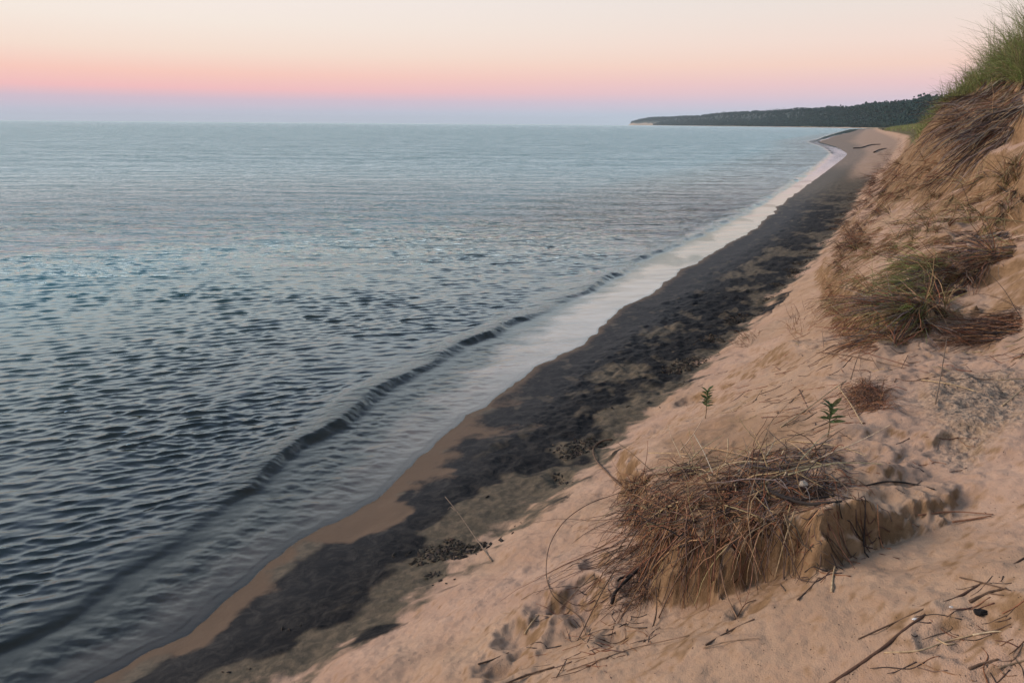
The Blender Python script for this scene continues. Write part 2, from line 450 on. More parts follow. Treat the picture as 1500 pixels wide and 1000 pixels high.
for nm, keep, lab in (('beach', (DE > -.05) & (DB < .02), None), ('dune', DB >= .02, None), ('lake_bed', (DE <= -.05) & (DE > -9), None)):
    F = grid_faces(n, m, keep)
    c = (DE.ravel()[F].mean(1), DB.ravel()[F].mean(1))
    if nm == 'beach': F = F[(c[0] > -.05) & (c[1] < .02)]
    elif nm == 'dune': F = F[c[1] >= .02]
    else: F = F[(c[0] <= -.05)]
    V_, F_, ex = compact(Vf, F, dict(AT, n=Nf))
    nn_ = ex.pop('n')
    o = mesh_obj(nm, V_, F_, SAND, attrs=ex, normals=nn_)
    tag(o, kind='structure')
# ------------------------------------------------------------------ water
rw = radii([(1.6, 3.4, .006), (3.4, 24, .0024), (24, 60, .0034), (60, 140, .012), (140, 14000, .05)])
X, Y = polar(rw, -58, 50, 1000)
DE, DW = dedge(X, Y), sdist(X, Y, WAVE_S)      # - = seaward
RR = np.hypot(X, Y-CY)
bed = np.where(RR < 60, 0, -2.0)
msk = (DE < .3) & (DE > -12) & (Y < 900)
bed = np.full(X.shape, -2.0); bed[msk] = z_base(X[msk], Y[msk])
bed = np.where(DE <= -12, -.065*12, bed)
LEVEL = -.05
step = np.interp(RR, rw, np.gradient(rw))
KM = DE < .16                                    # only where there is water
xm, ym, stm = X[KM], Y[KM], step[KM]
dzm, hxm, hym = np.zeros_like(xm), np.zeros_like(xm), np.zeros_like(xm)
rg = np.random.default_rng(3)
NW = 76
lam = np.exp(rg.uniform(np.log(.05), np.log(.40), NW))
warp = [.9*perlin(xm*.45+i, ym*.45, 50+i) for i in range(4)]
for i in range(NW):
    L = lam[i]
    ang = R(-74)+rg.normal()*R(17 if L < .4 else 11)
    k = 2*math.pi/L
    s = .056*(1.2 if .07 < L < .16 else (.9 if L < .24 else .5))
    fade = np.clip((L/stm-2.0)/2.2, 0, 1)
    if fade.max() <= 0: continue
    ph = k*(xm*math.cos(ang)+ym*math.sin(ang))+rg.uniform(0, 6.28)+warp[i % 4]
    dzm += s/k*fade*np.sin(ph)
    g_ = -s/k*fade*np.cos(ph)*1.45
    hxm += g_*math.cos(ang); hym += g_*math.sin(ang)
dz = np.zeros_like(X); hx = np.zeros_like(X); hy = np.zeros_like(X)
dz[KM], hx[KM], hy[KM] = dzm, hxm, hym
patch = .8+.55*fbm(X*.13, Y*.22, 71, 3)
pc = np.clip(patch, .35, 1.5)
dz *= pc
inshore = sstep(.18, -.45, DW)                    # chop dies on the swash
dz *= .16+.84*inshore
hx *= pc*inshore; hy *= pc*inshore
# the little breaker and one swell behind it, running along the shore
amp = np.interp(Y, [0, 3, 5, 6.5, 9, 13, 17, 22, 40, 90], [.02, .025, .032, .048, .06, .062, .06, .06, .08, .10])
amp = amp*np.clip(1+.8*fbm(Y*.45+X*.2, X*.2, 61, 3), .25, 1.5)
dw = DW+.16*fbm(X*.8, Y*.8, 62, 3)+.012*fbm(X*9, Y*9, 60, 2)+.002*fbm(X*7, Y*7, 63, 2)
scl = np.interp(Y, [0, 15, 40, 120], [1, 1.15, 1.7, 3.0])
d1 = dw/scl
ridge = np.where(d1 > 0, np.exp(-(d1/.10)**2), np.exp(-(d1/.36)**2))
swell = np.exp(-((d1+1.5+.3*perlin(X*.5, Y*.5, 66))/.45)**2)*.4+np.exp(-((d1+3.4+.4*perlin(X*.4, Y*.4, 67))/.6)**2)*.35
calmr = 1-.3*ridge; dz *= calmr; hx *= calmr; hy *= calmr
wavez = amp*(ridge+swell)*sstep(160, 90, Y)
rip = (np.sin((DE*14+3*fbm(X*.8, Y*.8, 64, 2)+Y*2.0))*.35+fbm(X*5+Y*2.5, Y*8, 65, 3))*.012*sstep(.1, -.5, DE)*sstep(.12, .5, DW)*sstep(16, 8, Y)
surf = LEVEL+dz+wavez+rip
film = bed+.006+.012*sstep(0, -.7, DE)+np.maximum(rip*.6, -.004)
kk = .02
hmx = np.clip(.5+.5*(surf-film)/kk, 0, 1)
zw = film*(1-hmx)+surf*hmx+kk*hmx*(1-hmx)
zw = np.where(DE > -.09, np.minimum(zw, bed-.06*DE), zw)
depth = np.clip(zw-bed, 0, 3)
foam = ridge*sstep(-.10, .06, d1)*np.clip(.28+.8*fbm(Y*.7, X*.7, 68, 3), 0, .75)*sstep(6.0, 7.0, Y)*sstep(11, 8, Y)*.85
wq = np.clip(DW/np.maximum(DW-DE, .05), 0, 1)
mlo = np.interp(Y, [6, 10, 14], [.45, .35, .1])
milky = sstep(0, .35, wq-mlo+.18*fbm(X*1.2, Y*2.6, 77, 4))*(DW > 0)*sstep(.02, -.05, DE)*np.interp(Y, [3, 6, 8, 11, 16], [.05, .09, .20, .52, .8])
milky *= np.clip(.9+.3*fbm(X*.8, Y*2.0, 69, 4), 0, 1)
milky *= 1-sstep(14, 22, Y)*sstep(-.05, -.4, fbm(X*.5, Y*.22, 79, 4)+.35*sstep(.7, 1, wq))
far = sstep(10, 70, RR)*inshore
midw = sstep(12, 32, RR)*np.interp(RR, [60, 400, 1200, 3000, 6000], [1, 1.1, 1.1, 1.0, .9])*inshore
F = grid_faces(*X.shape, (DE < .01))
V_, F_, ex = compact(np.stack([X-hx, Y-hy, zw], -1).reshape(-1, 3), F, dict(depth=depth.ravel(), foam=foam.ravel(), fard=(sstep(25, 90, RR)*inshore).ravel(), lipb=(ridge*sstep(5, 7, Y)*sstep(60, 30, Y)).ravel(), midw=midw.ravel(), far=far.ravel(), calm=(1-inshore).ravel(), milky=milky.ravel()))
tag(mesh_obj('lake_water', V_, F_, WATER, attrs=ex), kind='structure')

# ------------------------------------------------------------------ sky, sun, camera
wd = bpy.data.worlds.new('World'); SC.world = wd; wd.use_nodes = True
nt = wd.node_tree; nt.nodes.clear()
def wn(ty): return nt.nodes.new(ty)
tc = wn('ShaderNodeTexCoord'); sep = wn('ShaderNodeSeparateXYZ'); nt.links.new(tc.outputs['Generated'], sep.inputs[0])
def lin(r, g, b): return tuple(((c/255+.055)/1.055)**2.4 if c > 10 else c/3294 for c in (r, g, b))
def ramp(stops):
    nd = wn('ShaderNodeValToRGB'); cr = nd.color_ramp; cr.interpolation = 'EASE' if False else 'LINEAR'
    while len(cr.elements) < len(stops): cr.elements.new(.5)
    for e, (p, c) in zip(cr.elements, stops): e.position = p; e.color = (*lin(*c), 1)
    return nd
mr = wn('ShaderNodeMath'); mr.operation = 'POWER'; mx = wn('ShaderNodeMath'); mx.operation = 'MAXIMUM'; mx.inputs[1].default_value = 0
nt.links.new(sep.outputs['Z'], mx.inputs[0]); nt.links.new(mx.outputs[0], mr.inputs[0]); mr.inputs[1].default_value = .5
e = lambda deg: math.sqrt(math.sin(R(deg)))
west = ramp([(0, (184, 188, 202)), (e(.7), (190, 188, 204)), (e(1.5), (206, 184, 198)), (e(2.2), (238, 184, 184)), (e(3.2), (243, 196, 182)), (e(4.6), (240, 216, 201)), (e(6.5), (239, 226, 215)), (e(9.5), (238, 228, 224)),
             (e(13), (238, 237, 241)), (e(20), (234, 236, 243)), (e(28), (200, 208, 222)), (e(37), (142, 158, 186)), (e(48), (110, 132, 156)), (e(65), (84, 108, 132)), (1, (72, 96, 118))])
east = ramp([(0, (178, 196, 210)), (e(.7), (184, 196, 212)), (e(1.6), (206, 192, 206)), (e(2.8), (228, 194, 196)), (e(4), (238, 204, 190)), (e(5.5), (236, 213, 202)), (e(7.5), (230, 217, 209)), (e(9.8), (223, 217, 213)),
             (e(13), (230, 232, 238)), (e(20), (222, 229, 240)), (e(28), (190, 201, 219)), (e(37), (136, 154, 184)), (e(48), (104, 128, 154)), (e(65), (82, 106, 132)), (1, (72, 96, 118))])
for nd in (west, east): nt.links.new(mr.outputs[0], nd.inputs[0])
am = wn('ShaderNodeMapRange'); am.interpolation_type = 'SMOOTHSTEP'; am.inputs[1].default_value = -.5; am.inputs[2].default_value = .55
nt.links.new(sep.outputs['X'], am.inputs[0])
mixw = wn('ShaderNodeMix'); mixw.data_type = 'RGBA'
nt.links.new(am.outputs[0], mixw.inputs[0]); nt.links.new(west.outputs[0], mixw.inputs[6]); nt.links.new(east.outputs[0], mixw.inputs[7])
bg = wn('ShaderNodeBackground')
sr = wn('ShaderNodeMapRange'); sr.interpolation_type = 'SMOOTHSTEP'
for i_, v_ in ((1, .15), (2, .28), (3, 1.0), (4, 1.4)): sr.inputs[i_].default_value = v_
nt.links.new(sep.outputs['Z'], sr.inputs[0]); nt.links.new(sr.outputs[0], bg.inputs[1])
nt.links.new(mixw.outputs[2], bg.inputs[0])
ow = wn('ShaderNodeOutputWorld'); nt.links.new(bg.outputs[0], ow.inputs[0])

sun = bpy.data.lights.new('sun', 'SUN'); sun.energy = 3.0; sun.angle = R(30); sun.color = (1, .81, .66)
so = bpy.data.objects.new('sun', sun); link(so)
from mathutils import Vector, Matrix
so.rotation_euler = Vector((.94, -.16, -.33)).to_track_quat('-Z', 'Y').to_euler()

cam = bpy.data.cameras.new('camera'); cam.sensor_width = 36; cam.lens = 26; cam.clip_start = .05; cam.clip_end = 200000
co = bpy.data.objects.new('camera', cam); link(co)
M = Matrix.Identity(4)
for i in range(3):
    for j in range(3): M[i][j] = RC[i, j]
M.translation = Vector(CAM)
co.matrix_world = M
SC.camera = co
vs = SC.view_settings; vs.view_transform = 'Standard'; vs.look = 'None'; vs.exposure = .12; vs.gamma = 1
# ------------------------------------------------------------------ lookups on the finished ground
RRG, TH0, TH1, NTH = rr, R(-56), R(62), 980
ZG = Z
def zs(x, y):
    x, y = np.asarray(x, float), np.asarray(y, float)
    r = np.hypot(x, y-CY); th = np.arctan2(x, y-CY)
    i = np.clip(np.interp(r, RRG, np.arange(len(RRG))), 0, len(RRG)-1.001)
    j = np.clip((th-TH0)/(TH1-TH0)*(NTH-1), 0, NTH-1.001)
    i0, j0 = i.astype(int), j.astype(int); fi, fj = i-i0, j-j0
    return (ZG[i0, j0]*(1-fi)+ZG[i0+1, j0]*fi)*(1-fj)+(ZG[i0, j0+1]*(1-fi)+ZG[i0+1, j0+1]*fi)*fj
def spot(px, py): return march(px, py, zs)
def downhill(x, y, h=.45):
    gx = (zs(x+h, y)-zs(x-h, y))/(2*h); gy = (zs(x, y+h)-zs(x, y-h))/(2*h)
    d = np.stack([-gx, -gy, -(gx*gx+gy*gy)], -1)
    return d/np.maximum(np.linalg.norm(d, axis=-1, keepdims=True), 1e-6)
def in_poly(poly, n, rg):
    p = np.array(poly, float); lo, hi = p.min(0), p.max(0)
    out = np.zeros((0, 2))
    while len(out) < n:
        s = rg.uniform(lo, hi, (n*3, 2)); out = np.vstack([out, s[inside(s[:, 0], s[:, 1], p)]])
    return out[:n]
unit = lambda v: v/np.maximum(np.linalg.norm(v, axis=-1, keepdims=True), 1e-9)

# ------------------------------------------------------------------ stems, blades
class Arr(tuple):
    n = 0
def blades(root, dirs, length, width, bend, wob, rg, seg=6, sides=2, ground=.004, droop=None, colors=None, tip=.25):
    """many tapering stems as one array: returns V, F, C"""
    n = len(root)
    length, width, bend = (np.broadcast_to(np.asarray(v, float), n) for v in (length, width, bend))
    p = np.array(root, float); d = unit(np.array(dirs, float))
    g = np.array([0, 0, -1.0]) if droop is None else np.asarray(droop, float)
    path = [p.copy()]; tang = [d.copy()]
    for k in range(seg):
        d = unit(d+g*(bend[:, None]/seg)+rg.normal(size=(n, 3))*wob/math.sqrt(seg))
        p = p+d*(length/seg)[:, None]
        if ground is not None:
            z = zs(p[:, 0], p[:, 1])+ground
            p[:, 2] = np.maximum(p[:, 2], z)
        path.append(p.copy()); tang.append(d.copy())
    path = np.stack(path, 1); tang = np.stack(tang, 1)
    ref = unit(rg.normal(size=(n, 3)))
    s1 = unit(np.cross(tang, ref[:, None, :])); s2 = unit(np.cross(tang, s1))
    taper = np.linspace(1, tip, seg+1)[None, :, None]*width[:, None, None]*.5
    if sides == 2:
        rings = np.stack([path+s1*taper, path-s1*taper], 2)
    else:
        ang = np.arange(sides)*2*math.pi/sides
        rings = np.stack([path+(s1*math.cos(a)+s2*math.sin(a))*taper for a in ang], 2)
    V = rings.reshape(-1, 3)
    base = (np.arange(n)*(seg+1)*sides)[:, None, None]
    k = np.arange(seg)[None, :, None]*sides
    if sides == 2:
        F = np.stack([base+k+0, base+k+1, base+k+3, base+k+2], -1).reshape(-1, 4)
    else:
        j = np.arange(sides)[None, None, :]; j2 = (j+1) % sides
        F = np.stack([base+k+j, base+k+j2, base+k+j2+sides, base+k+j+sides], -1).reshape(-1, 4)
    C = None
    if colors is not None: C = np.repeat(colors, (seg+1)*sides, axis=0)
    out = Arr((V, F, C)); out.n = n
    return out

def join(*parts):
    Vs, Fs, Cs, o = [], [], [], 0
    for V, F, C in parts:
        Vs.append(V); Fs.append(F+o); Cs.append(C); o += len(V)
    return np.vstack(Vs), np.vstack(Fs), np.vstack(Cs)

def palette(n, cols, rg, var=.18):
    cols = np.array(cols)
    c = cols[rg.integers(0, len(cols), n)]*rg.uniform(.8, 1.2, (n, 1))
    return np.clip(c*(1+rg.normal(size=(n, 3))*var*.3), .004, .9)

def tint_material(name, rough=.75, transl=0.0):
    t = NT(name)
    pos = t.n('ShaderNodeNewGeometry').outputs['Position']
    nz = t.noise(pos, 60, 2)
    c = t.mix(t.math('MULTIPLY', t.ramp(nz, .35, .7), .45), t.attr('tint', True), (.02, .014, .01), 'MIX')
    p = t.n('ShaderNodeBsdfPrincipled', i_Roughness=rough); t.put(p.inputs['Base Color'], c)
    p.inputs['Specular IOR Level'].default_value = .25
    if transl:
        tr = t.n('ShaderNodeBsdfTranslucent'); t.put(tr.inputs['Color'], c)
        m = t.n('ShaderNodeMixShader', i_0=transl); t.t.links.new(p.outputs[0], m.inputs[1]); t.t.links.new(tr.outputs[0], m.inputs[2])
        t.t.links.new(m.outputs[0], t.out.inputs[0])
    else: t.t.links.new(p.outputs[0], t.out.inputs[0])
    return t.m
STEM, LEAF = tint_material('dry_stem'), tint_material('grass_leaf', .6, .42)
BARK = tint_material('old_wood', .85)

def stuff_mesh(name, parts, mat, parent=None, **kw):
    V, F, C = join(*parts)
    return mesh_obj(name, V, F, mat, parent, colors=C, **kw)

STRAW = [(.42, .30, .17), (.34, .24, .13), (.50, .39, .25), (.25, .17, .10)]
RUST = [(.20, .085, .046), (.26, .12, .062), (.12, .056, .036), (.33, .18, .095)]
DARKR = [(.06, .04, .035), (.10, .065, .05), (.04, .03, .03), (.15, .10, .075)]
GREY = [(.16, .13, .12), (.22, .18, .16), (.11, .09, .09)]
GREEN = [(.21, .27, .08), (.28, .34, .11), (.15, .20, .06), (.37, .37, .17), (.33, .29, .15)]
OLIVE = [(.20, .17, .07), (.15, .14, .055), (.26, .20, .10)]

# ---- crest grass ----------------------------------------------------
def lip(y, zl):               # distance from the dune foot at which the bluff reaches height zl
    s = np.linspace(0, 12, 240)
    out = np.empty(len(y))
    for i, v in enumerate(y):
        out[i] = s[np.argmax(profile(np.full(240, v), s) > zl[i])]
    return out
def crest_roots(n, y0, y1, dz0, dz1, spread, rg, back=0.0):
    y = np.exp(rg.uniform(np.log(y0), np.log(y1), n))
    top = profile(y, np.full(n, 9.0))
    s = lip(y, top-rg.uniform(dz0, dz1, n))+rg.exponential(spread, n)-back
    x = np.interp(y, BASE_S[0], BASE_S[1])+s/np.interp(y, BASE_S[0], BASE_S[2])
    return np.stack([x, y, zs(x, y)-.01], 1)
rg = np.random.default_rng(11)
def tufted(r, rg, k, sd):     # gather roots into tufts
    c = r[rg.integers(0, max(1, len(r)//k), len(r))]
    x, y = c[:, 0]+rg.normal(size=len(r))*sd, c[:, 1]+rg.normal(size=len(r))*sd
    return np.stack([x, y, zs(x, y)-.01], 1)

def grass_field(name, specs, rg):
    parts = []
    for (r, L, w, lean, bend, wob, cols) in specs:
        n = len(r)
        d = np.array([0, 0, 1.0])+rg.normal(size=(n, 3))*.3+np.array(lean)
        parts.append(blades(r, d, L, w, bend, wob, rg, 6, 2, None, None, palette(n, cols, rg), .12))
    return stuff_mesh(name, parts, LEAF)
n1 = 5600
r1 = tufted(crest_roots(n1, 10.5, 24, .05, .45, .45, rg), rg, 26, .09)
r2 = tufted(crest_roots(2900, 13, 34, .0, .6, .5, rg), rg, 20, .12)
r3 = crest_roots(1500, 9, 26, .1, .8, .3, rg)
tag(grass_field('dune_grass', [
    (r1, rg.uniform(.6, 1.85, n1), rg.uniform(.007, .015, n1), (-.28, -.1, 0), rg.uniform(.2, 1.1, n1), .2, GREEN+OLIVE[:2]),
    (r2, rg.uniform(.45, 1.1, 2900), rg.uniform(.008, .016, 2900), (-.3, -.15, 0), rg.uniform(.4, 1.6, 2900), .25, GREEN+OLIVE),
    (r3, rg.uniform(.3, .8, 1500), rg.uniform(.006, .012, 1500), (-.5, -.3, -.4), rg.uniform(1., 2.5, 1500), .25, OLIVE+STRAW[:2]),
], rg), 'long green marram grass growing along the crest of the eroded dune', 'grass', kind='stuff')
UG = [(1330, 188), (1348, 152), (1400, 122), (1450, 95), (1505, 60), (1505, 118), (1440, 128), (1395, 150), (1350, 185)]
qg = in_poly(UG, 2600, rg); kg = 90; ck = rg.integers(0, kg, 2600)
pg = spot(*(qg[:kg][ck]+rg.normal(size=(2600, 2))*[4, 2.5]).T)
pg = pg[(pg[:, 1] < 40) & (pg[:, 2] > 2.2)]; ng = len(pg)
tag(grass_field('dune_grass', [(pg, rg.uniform(.3, .95, ng), rg.uniform(.007, .014, ng), (-.35, -.25, 0), rg.uniform(.6, 2.0, ng), .25, GREEN+OLIVE[:2])], rg),
    'green grass tufts leaning over the top edge of the bluff', 'grass', kind='stuff')
rb = crest_roots(9000, 24, 120, .0, 2.2, 1.2, rg)
rc = crest_roots(5200, 90, 450, .0, 2.4, 5, rg)
tag(grass_field('bank_grass', [
    (rb, rg.uniform(.35, .9, 9000), .02*np.sqrt(rb[:, 1]/27), (-.2, -.1, 0), rg.uniform(.2, 1., 9000), .2, GREEN+OLIVE[:2]),
    (rc, rg.uniform(.5, 1.1, 5200), .09*np.sqrt(rc[:, 1]/100), (-.1, 0, 0), .4, .2, GREEN+OLIVE[:1])], rg),
    'low green grass covering the bank behind the far beach', 'grass', kind='stuff')

# ---- mats of roots and thatch on the slope ---------------------------
def thatch(poly, n, L, w, cols, rg, down=1.0, lift=.25, wob=.35, bend=.5, sides=2, seg=6, up=0.0, jit=.35, clump=None, ground=.006, tip=.3):
    q = in_poly(poly, n, rg); sh = 0.0; jn = jit
    if clump:                                    # hanks: neighbours share a root, a lie and a length
        k = max(2, n//clump); ci = rg.integers(0, k, n); q = q[:k][ci]+rg.normal(size=(n, 2))*2.2
        sh = rg.normal(size=(k, 3))[ci]*jit*1.2; jn = jit*.45; lk = rg.uniform(.6, 1.15, k)[ci]
    r = spot(q[:, 0], q[:, 1])
    dh = downhill(r[:, 0], r[:, 1])
    d = dh*down+np.array([0, 0, 1.0])*(lift+up)+rg.normal(size=(n, 3))*jn+sh
    return blades(r, d, rg.uniform(*L, n)*(lk if clump else 1), rg.uniform(*w, n), bend, wob, rg, seg, sides, ground, None, palette(n, cols, rg), tip)
def parts_of(pn, V, F, C, m, root, n):
    if n > 100:                                  # nobody could count these: one mass
        tag(mesh_obj(pn, V, F, m, root, colors=C), kind='stuff'); return
    k, kf = len(V)//n, len(F)//n
    for i in range(n):
        mesh_obj(pn, V[i*k:(i+1)*k], F[i*kf:(i+1)*kf]-i*k, m, root, colors=C[i*k:(i+1)*k])
def mat_thing(name, label, cat, layers, group=None):
    """layers: list of (part name, [blade arrays], material)"""
    V0 = layers[0][1][0][0]; c = V0.mean(0)
    c[2] = float(zs(np.array([c[0]]), np.array([c[1]]))[0])
    root = tag(empty(name, c), label, cat, group)
    for pn, arrs, m in layers:
        V, F, C = join(*arrs)
        parts_of(pn, V-c, F, C, m, root, sum(a.n for a in arrs))
    return root
rg = np.random.default_rng(23)
CR1 = [(1385, 165), (1430, 122), (1505, 88), (1505, 170), (1465, 215), (1425, 225), (1395, 205)]
mat_thing('root_curtain', 'grey brown curtain of dead roots hanging below the tall crest grass', 'roots', [
    ('root', [thatch(CR1, 1250, (.6, 1.7), (.010, .025), DARKR+GREY+RUST[2:3]+STRAW[3:], rg, 1.2, .2, .28, .6, jit=.42, clump=22), thatch(CR1, 500, (.4, 1.0), (.008, .014), GREY+STRAW[:1], rg, 1.0, .4, .3, .8, jit=.4, clump=12)], STEM),
    ('dead_grass', [thatch(CR1, 500, (.3, .8), (.006, .012), RUST+STRAW[:2], rg, 1., .3, .35, .7, clump=10)], STEM)])
CR2 = [(1300, 205), (1345, 175), (1400, 165), (1420, 225), (1385, 270), (1335, 290), (1285, 285)]
mat_thing('root_curtain', 'rust coloured tangle of dead grass and roots on the bluff below the bare sand lip', 'roots', [
    ('root', [thatch(CR2, 650, (.3, .8), (.008, .016), RUST+DARKR, rg, .9, .1, .35, .7, jit=.6, clump=14)], STEM),
    ('dead_grass', [thatch(CR2, 800, (.25, .7), (.006, .012), STRAW+RUST, rg, 1., .2, .35, .4, clump=12)], STEM)])
CR3 = [(1290, 225), (1318, 195), (1330, 215), (1312, 260), (1285, 300), (1262, 300)]
mat_thing('root_curtain', 'narrow dark fringe of roots down the outer edge of the bluff facing the beach', 'roots', [
    ('root', [thatch(CR3, 1100, (.4, 1.1), (.010, .02), DARKR+RUST[:2], rg, 1.0, .15, .25, .5, jit=.4, clump=26)], STEM)])
SL = [(1212, 395), (1222, 455), (1258, 500), (1335, 505), (1385, 468), (1440, 405), (1495, 365), (1495, 325), (1420, 312), (1340, 335), (1290, 330), (1245, 352)]
SLM = [(1290, 500), (1340, 505), (1385, 460), (1440, 400), (1495, 365), (1480, 330), (1410, 345), (1330, 400)]
SLG = [(1290, 440), (1350, 480), (1400, 380), (1330, 370)]
mat_thing('slumped_turf', 'large slumped mat of brown and olive dead grass halfway down the dune', 'turf', [
    ('dead_grass', [thatch(SL, 2600, (.2, .6), (.005, .010), RUST+STRAW[:2]+OLIVE, rg, 1.0, .3, .4, .7, jit=.55, clump=16), thatch(SLM, 1400, (.3, .8), (.006, .012), DARKR+GREY+RUST, rg, 1.3, .15, .2, .35, jit=.35, clump=22)], STEM),
    ('green_grass', [thatch(SLG, 700, (.2, .45), (.005, .010), OLIVE+GREEN, rg, .9, .4, .3, .8)], LEAF),
    ('root', [thatch([(1208, 400), (1216, 455), (1245, 500), (1290, 515), (1290, 490), (1240, 440)], 380, (.15, .4), (.005, .009), RUST, rg, 1.2, -.1, .25, .9)], STEM)])
BR = [(1215, 395), (1235, 340), (1262, 295), (1295, 275), (1300, 320), (1262, 350), (1240, 395)]
mat_thing('dead_brush', 'straggling red brown brush along the dune edge left of the slumped turf', 'brush', [
    ('stem', [thatch(BR, 1000, (.2, .6), (.005, .011), RUST+DARKR, rg, .6, .55, .45, 1.0, jit=.6, clump=24)], STEM)])
RE = [(1425, 500), (1450, 475), (1500, 448), (1500, 485), (1460, 500)]
mat_thing('root_mat', 'dark root mat sticking out of the sand at the edge of the pocked bank', 'roots', [
    ('root', [thatch(RE, 500, (.2, .6), (.004, .009), DARKR+RUST, rg, 1.2, .1, .2, .3)], STEM)])
mat_thing('dead_brush', 'tangled brown stems trailing over the sand between slumped turf and bluff', 'brush', [
    ('stem', [thatch([(1215, 400), (1262, 335), (1300, 270), (1340, 245), (1420, 262), (1500, 215), (1500, 318), (1420, 312), (1330, 345), (1260, 370)], 1700, (.25, .7), (.005, .010), RUST+STRAW+OLIVE+DARKR, rg, .9, .3, .4, .8, jit=.6, clump=22)], STEM)])
mat_thing('dead_tuft', 'small straw tuft lying at the edge of the dark beach sand', 'tuft', [
    ('stem', [thatch([(1072, 505), (1090, 490), (1112, 488), (1100, 512)], 60, (.12, .3), (.004, .007), RUST+STRAW, rg, .4, .6, .4, 1.0)], STEM)])
mat_thing('dead_tuft', 'thin standing dry stems on the sand left of the slumped turf', 'tuft', [
    ('stem', [thatch([(1150, 490), (1160, 450), (1185, 440), (1200, 470), (1170, 500)], 45, (.15, .35), (.004, .007), RUST, rg, .3, .9, .4, .6)], STEM)])
TF = [(1245, 575), (1265, 560), (1295, 575), (1300, 600), (1262, 605)]
mat_thing('root_ball', 'small rusty ball of tangled roots on the edge of the pocked sand bank', 'roots', [
    ('root', [thatch(TF, 700, (.12, .3), (.002, .0045), RUST+DARKR[:2], rg, .2, .6, .8, 2.2, jit=.7)], STEM)])

# ---- far headland and its woods --------------------------------------
HP = [(1420, 760), (1395, 1000), (1370, 1300), (1340, 1700), (1290, 2100), (1240, 2600), (1180, 3200), (1120, 4000), (1060, 5000), (1020, 5800), (985, 6800), (950, 7700), (925, 8400)]
HT = [145, 147, 147, 148, 153, 157, 160, 162, 164, 169, 171, 172, 178]
ctr = []
for (px, dist), ty in zip(HP, HT):
    d = rays(px, ty)[0]; hl = math.hypot(d[0], d[1]); p = CAM+d*(dist/hl)
    ctr.append((p[0], p[1], max(4.0, p[2])))
ctr = np.array(ctr)
tt = np.linspace(0, len(ctr)-1, 260)
cl = np.stack([np.interp(tt, np.arange(len(ctr)), ctr[:, k]) for k in range(3)], 1)
cl[:, 2] *= 1+.10*perlin(tt*1.7, tt*0, 5)+.05*perlin(tt*5, tt*0, 6)
tg_ = unit(np.gradient(cl[:, :2], axis=0)); nrm = np.stack([tg_[:, 1], -tg_[:, 0]], 1)          # pointing inland
prof = np.array([(-1.2, -1.5), (-1.12, .4), (-1.06, 1.4), (-1.0, 3), (-.6, .30), (-.25, .78), (0, .95), (.5, 1), (1.5, .9), (3, .5), (4, -1)])
WID = np.interp(tt, [0, 3, 6, 10, 12], [10, 34, 90, 150, 30])
VV = []
for k, (a, h) in enumerate(prof):
    hh = np.full(260, h) if k < 4 or k == len(prof)-1 else h*cl[:, 2]*.86
    off = a*WID*(1+.15*perlin(tt*2+k, tt*0+k, 8))
    VV.append(np.stack([cl[:, 0]+nrm[:, 0]*off, cl[:, 1]+nrm[:, 1]*off, hh], 1))
VV = np.stack(VV, 0)
th_ = NT('headland'); gz = th_.n('ShaderNodeSeparateXYZ'); gpos = th_.n('ShaderNodeNewGeometry').outputs['Position']; th_.put(gz.inputs[0], gpos)
bl = th_.math('MULTIPLY', th_.ramp(gz.outputs[1], 6300, 6900), th_.math('MULTIPLY', th_.noise(gpos, .006, 3), 42))
hc = th_.mix(th_.ramp(th_.math('SUBTRACT', th_.math('ADD', gz.outputs[2], th_.math('MULTIPLY', th_.noise(gpos, .02, 3), 3)), bl), 2.2, 4), (.34, .26, .19), (.014, .032, .028))
hb = th_.n('ShaderNodeBsdfPrincipled', i_Roughness=.95); th_.put(hb.inputs['Base Color'], hc); th_.t.links.new(hb.outputs[0], th_.out.inputs[0])
tag(mesh_obj('headland', VV.reshape(-1, 3), grid_faces(len(prof), 260, np.ones((len(prof), 260), bool)), th_.m), kind='structure')
# the woods on it: one mass of crowns, each an uneven cluster of small faces
rg = np.random.default_rng(31)
nt_ = 11000
u = rg.uniform(0, 258.9, nt_)**1.0; a = np.where(rg.random(nt_) < .5, rg.uniform(-1.04, -.5, nt_), rg.uniform(-.5, 1.0, nt_))
a = np.where((u > 218) & (a < -.42), rg.uniform(-.4, 1, nt_), a)
i0 = u.astype(int); fu = u-i0
ip = lambda arr: arr[i0]*(1-fu)+arr[i0+1]*fu
cx_, cy_, cz_ = (ip(cl[:, k]) for k in range(3)); nx_, ny_ = ip(nrm[:, 0]), ip(nrm[:, 1]); wd_ = ip(WID)
bx, by = cx_+nx_*a*wd_, cy_+ny_*a*wd_
zz_ = cz_*.86
bz = np.where(a < -.6, 2.5+np.clip((a+1)/.4, 0, 1)*(.30*zz_-2.5), np.interp(a, prof[4:, 0], prof[4:, 1])*zz_)
hgt = rg.uniform(.07, .25, nt_)*np.clip(cz_, 12, 60)*.8+3.5
K = 9                                            # leaf clumps per crown
ce = np.repeat(np.stack([bx, by, bz+hgt*.5], 1), K, 0)
hr = np.repeat(hgt, K)
off = rg.normal(size=(nt_*K, 3))*np.stack([hr*.24, hr*.24, hr*.25], 1)
ce = ce+off
e1 = unit(rg.normal(size=(nt_*K, 3))); e2 = unit(np.cross(e1, rg.normal(size=(nt_*K, 3)))); e3 = np.cross(e1, e2)
rad = (hr*rg.uniform(.14, .26, nt_*K))[:, None]
oc = np.stack([ce+e1*rad, ce-e1*rad, ce+e2*rad, ce-e2*rad, ce+e3*rad, ce-e3*rad], 1)
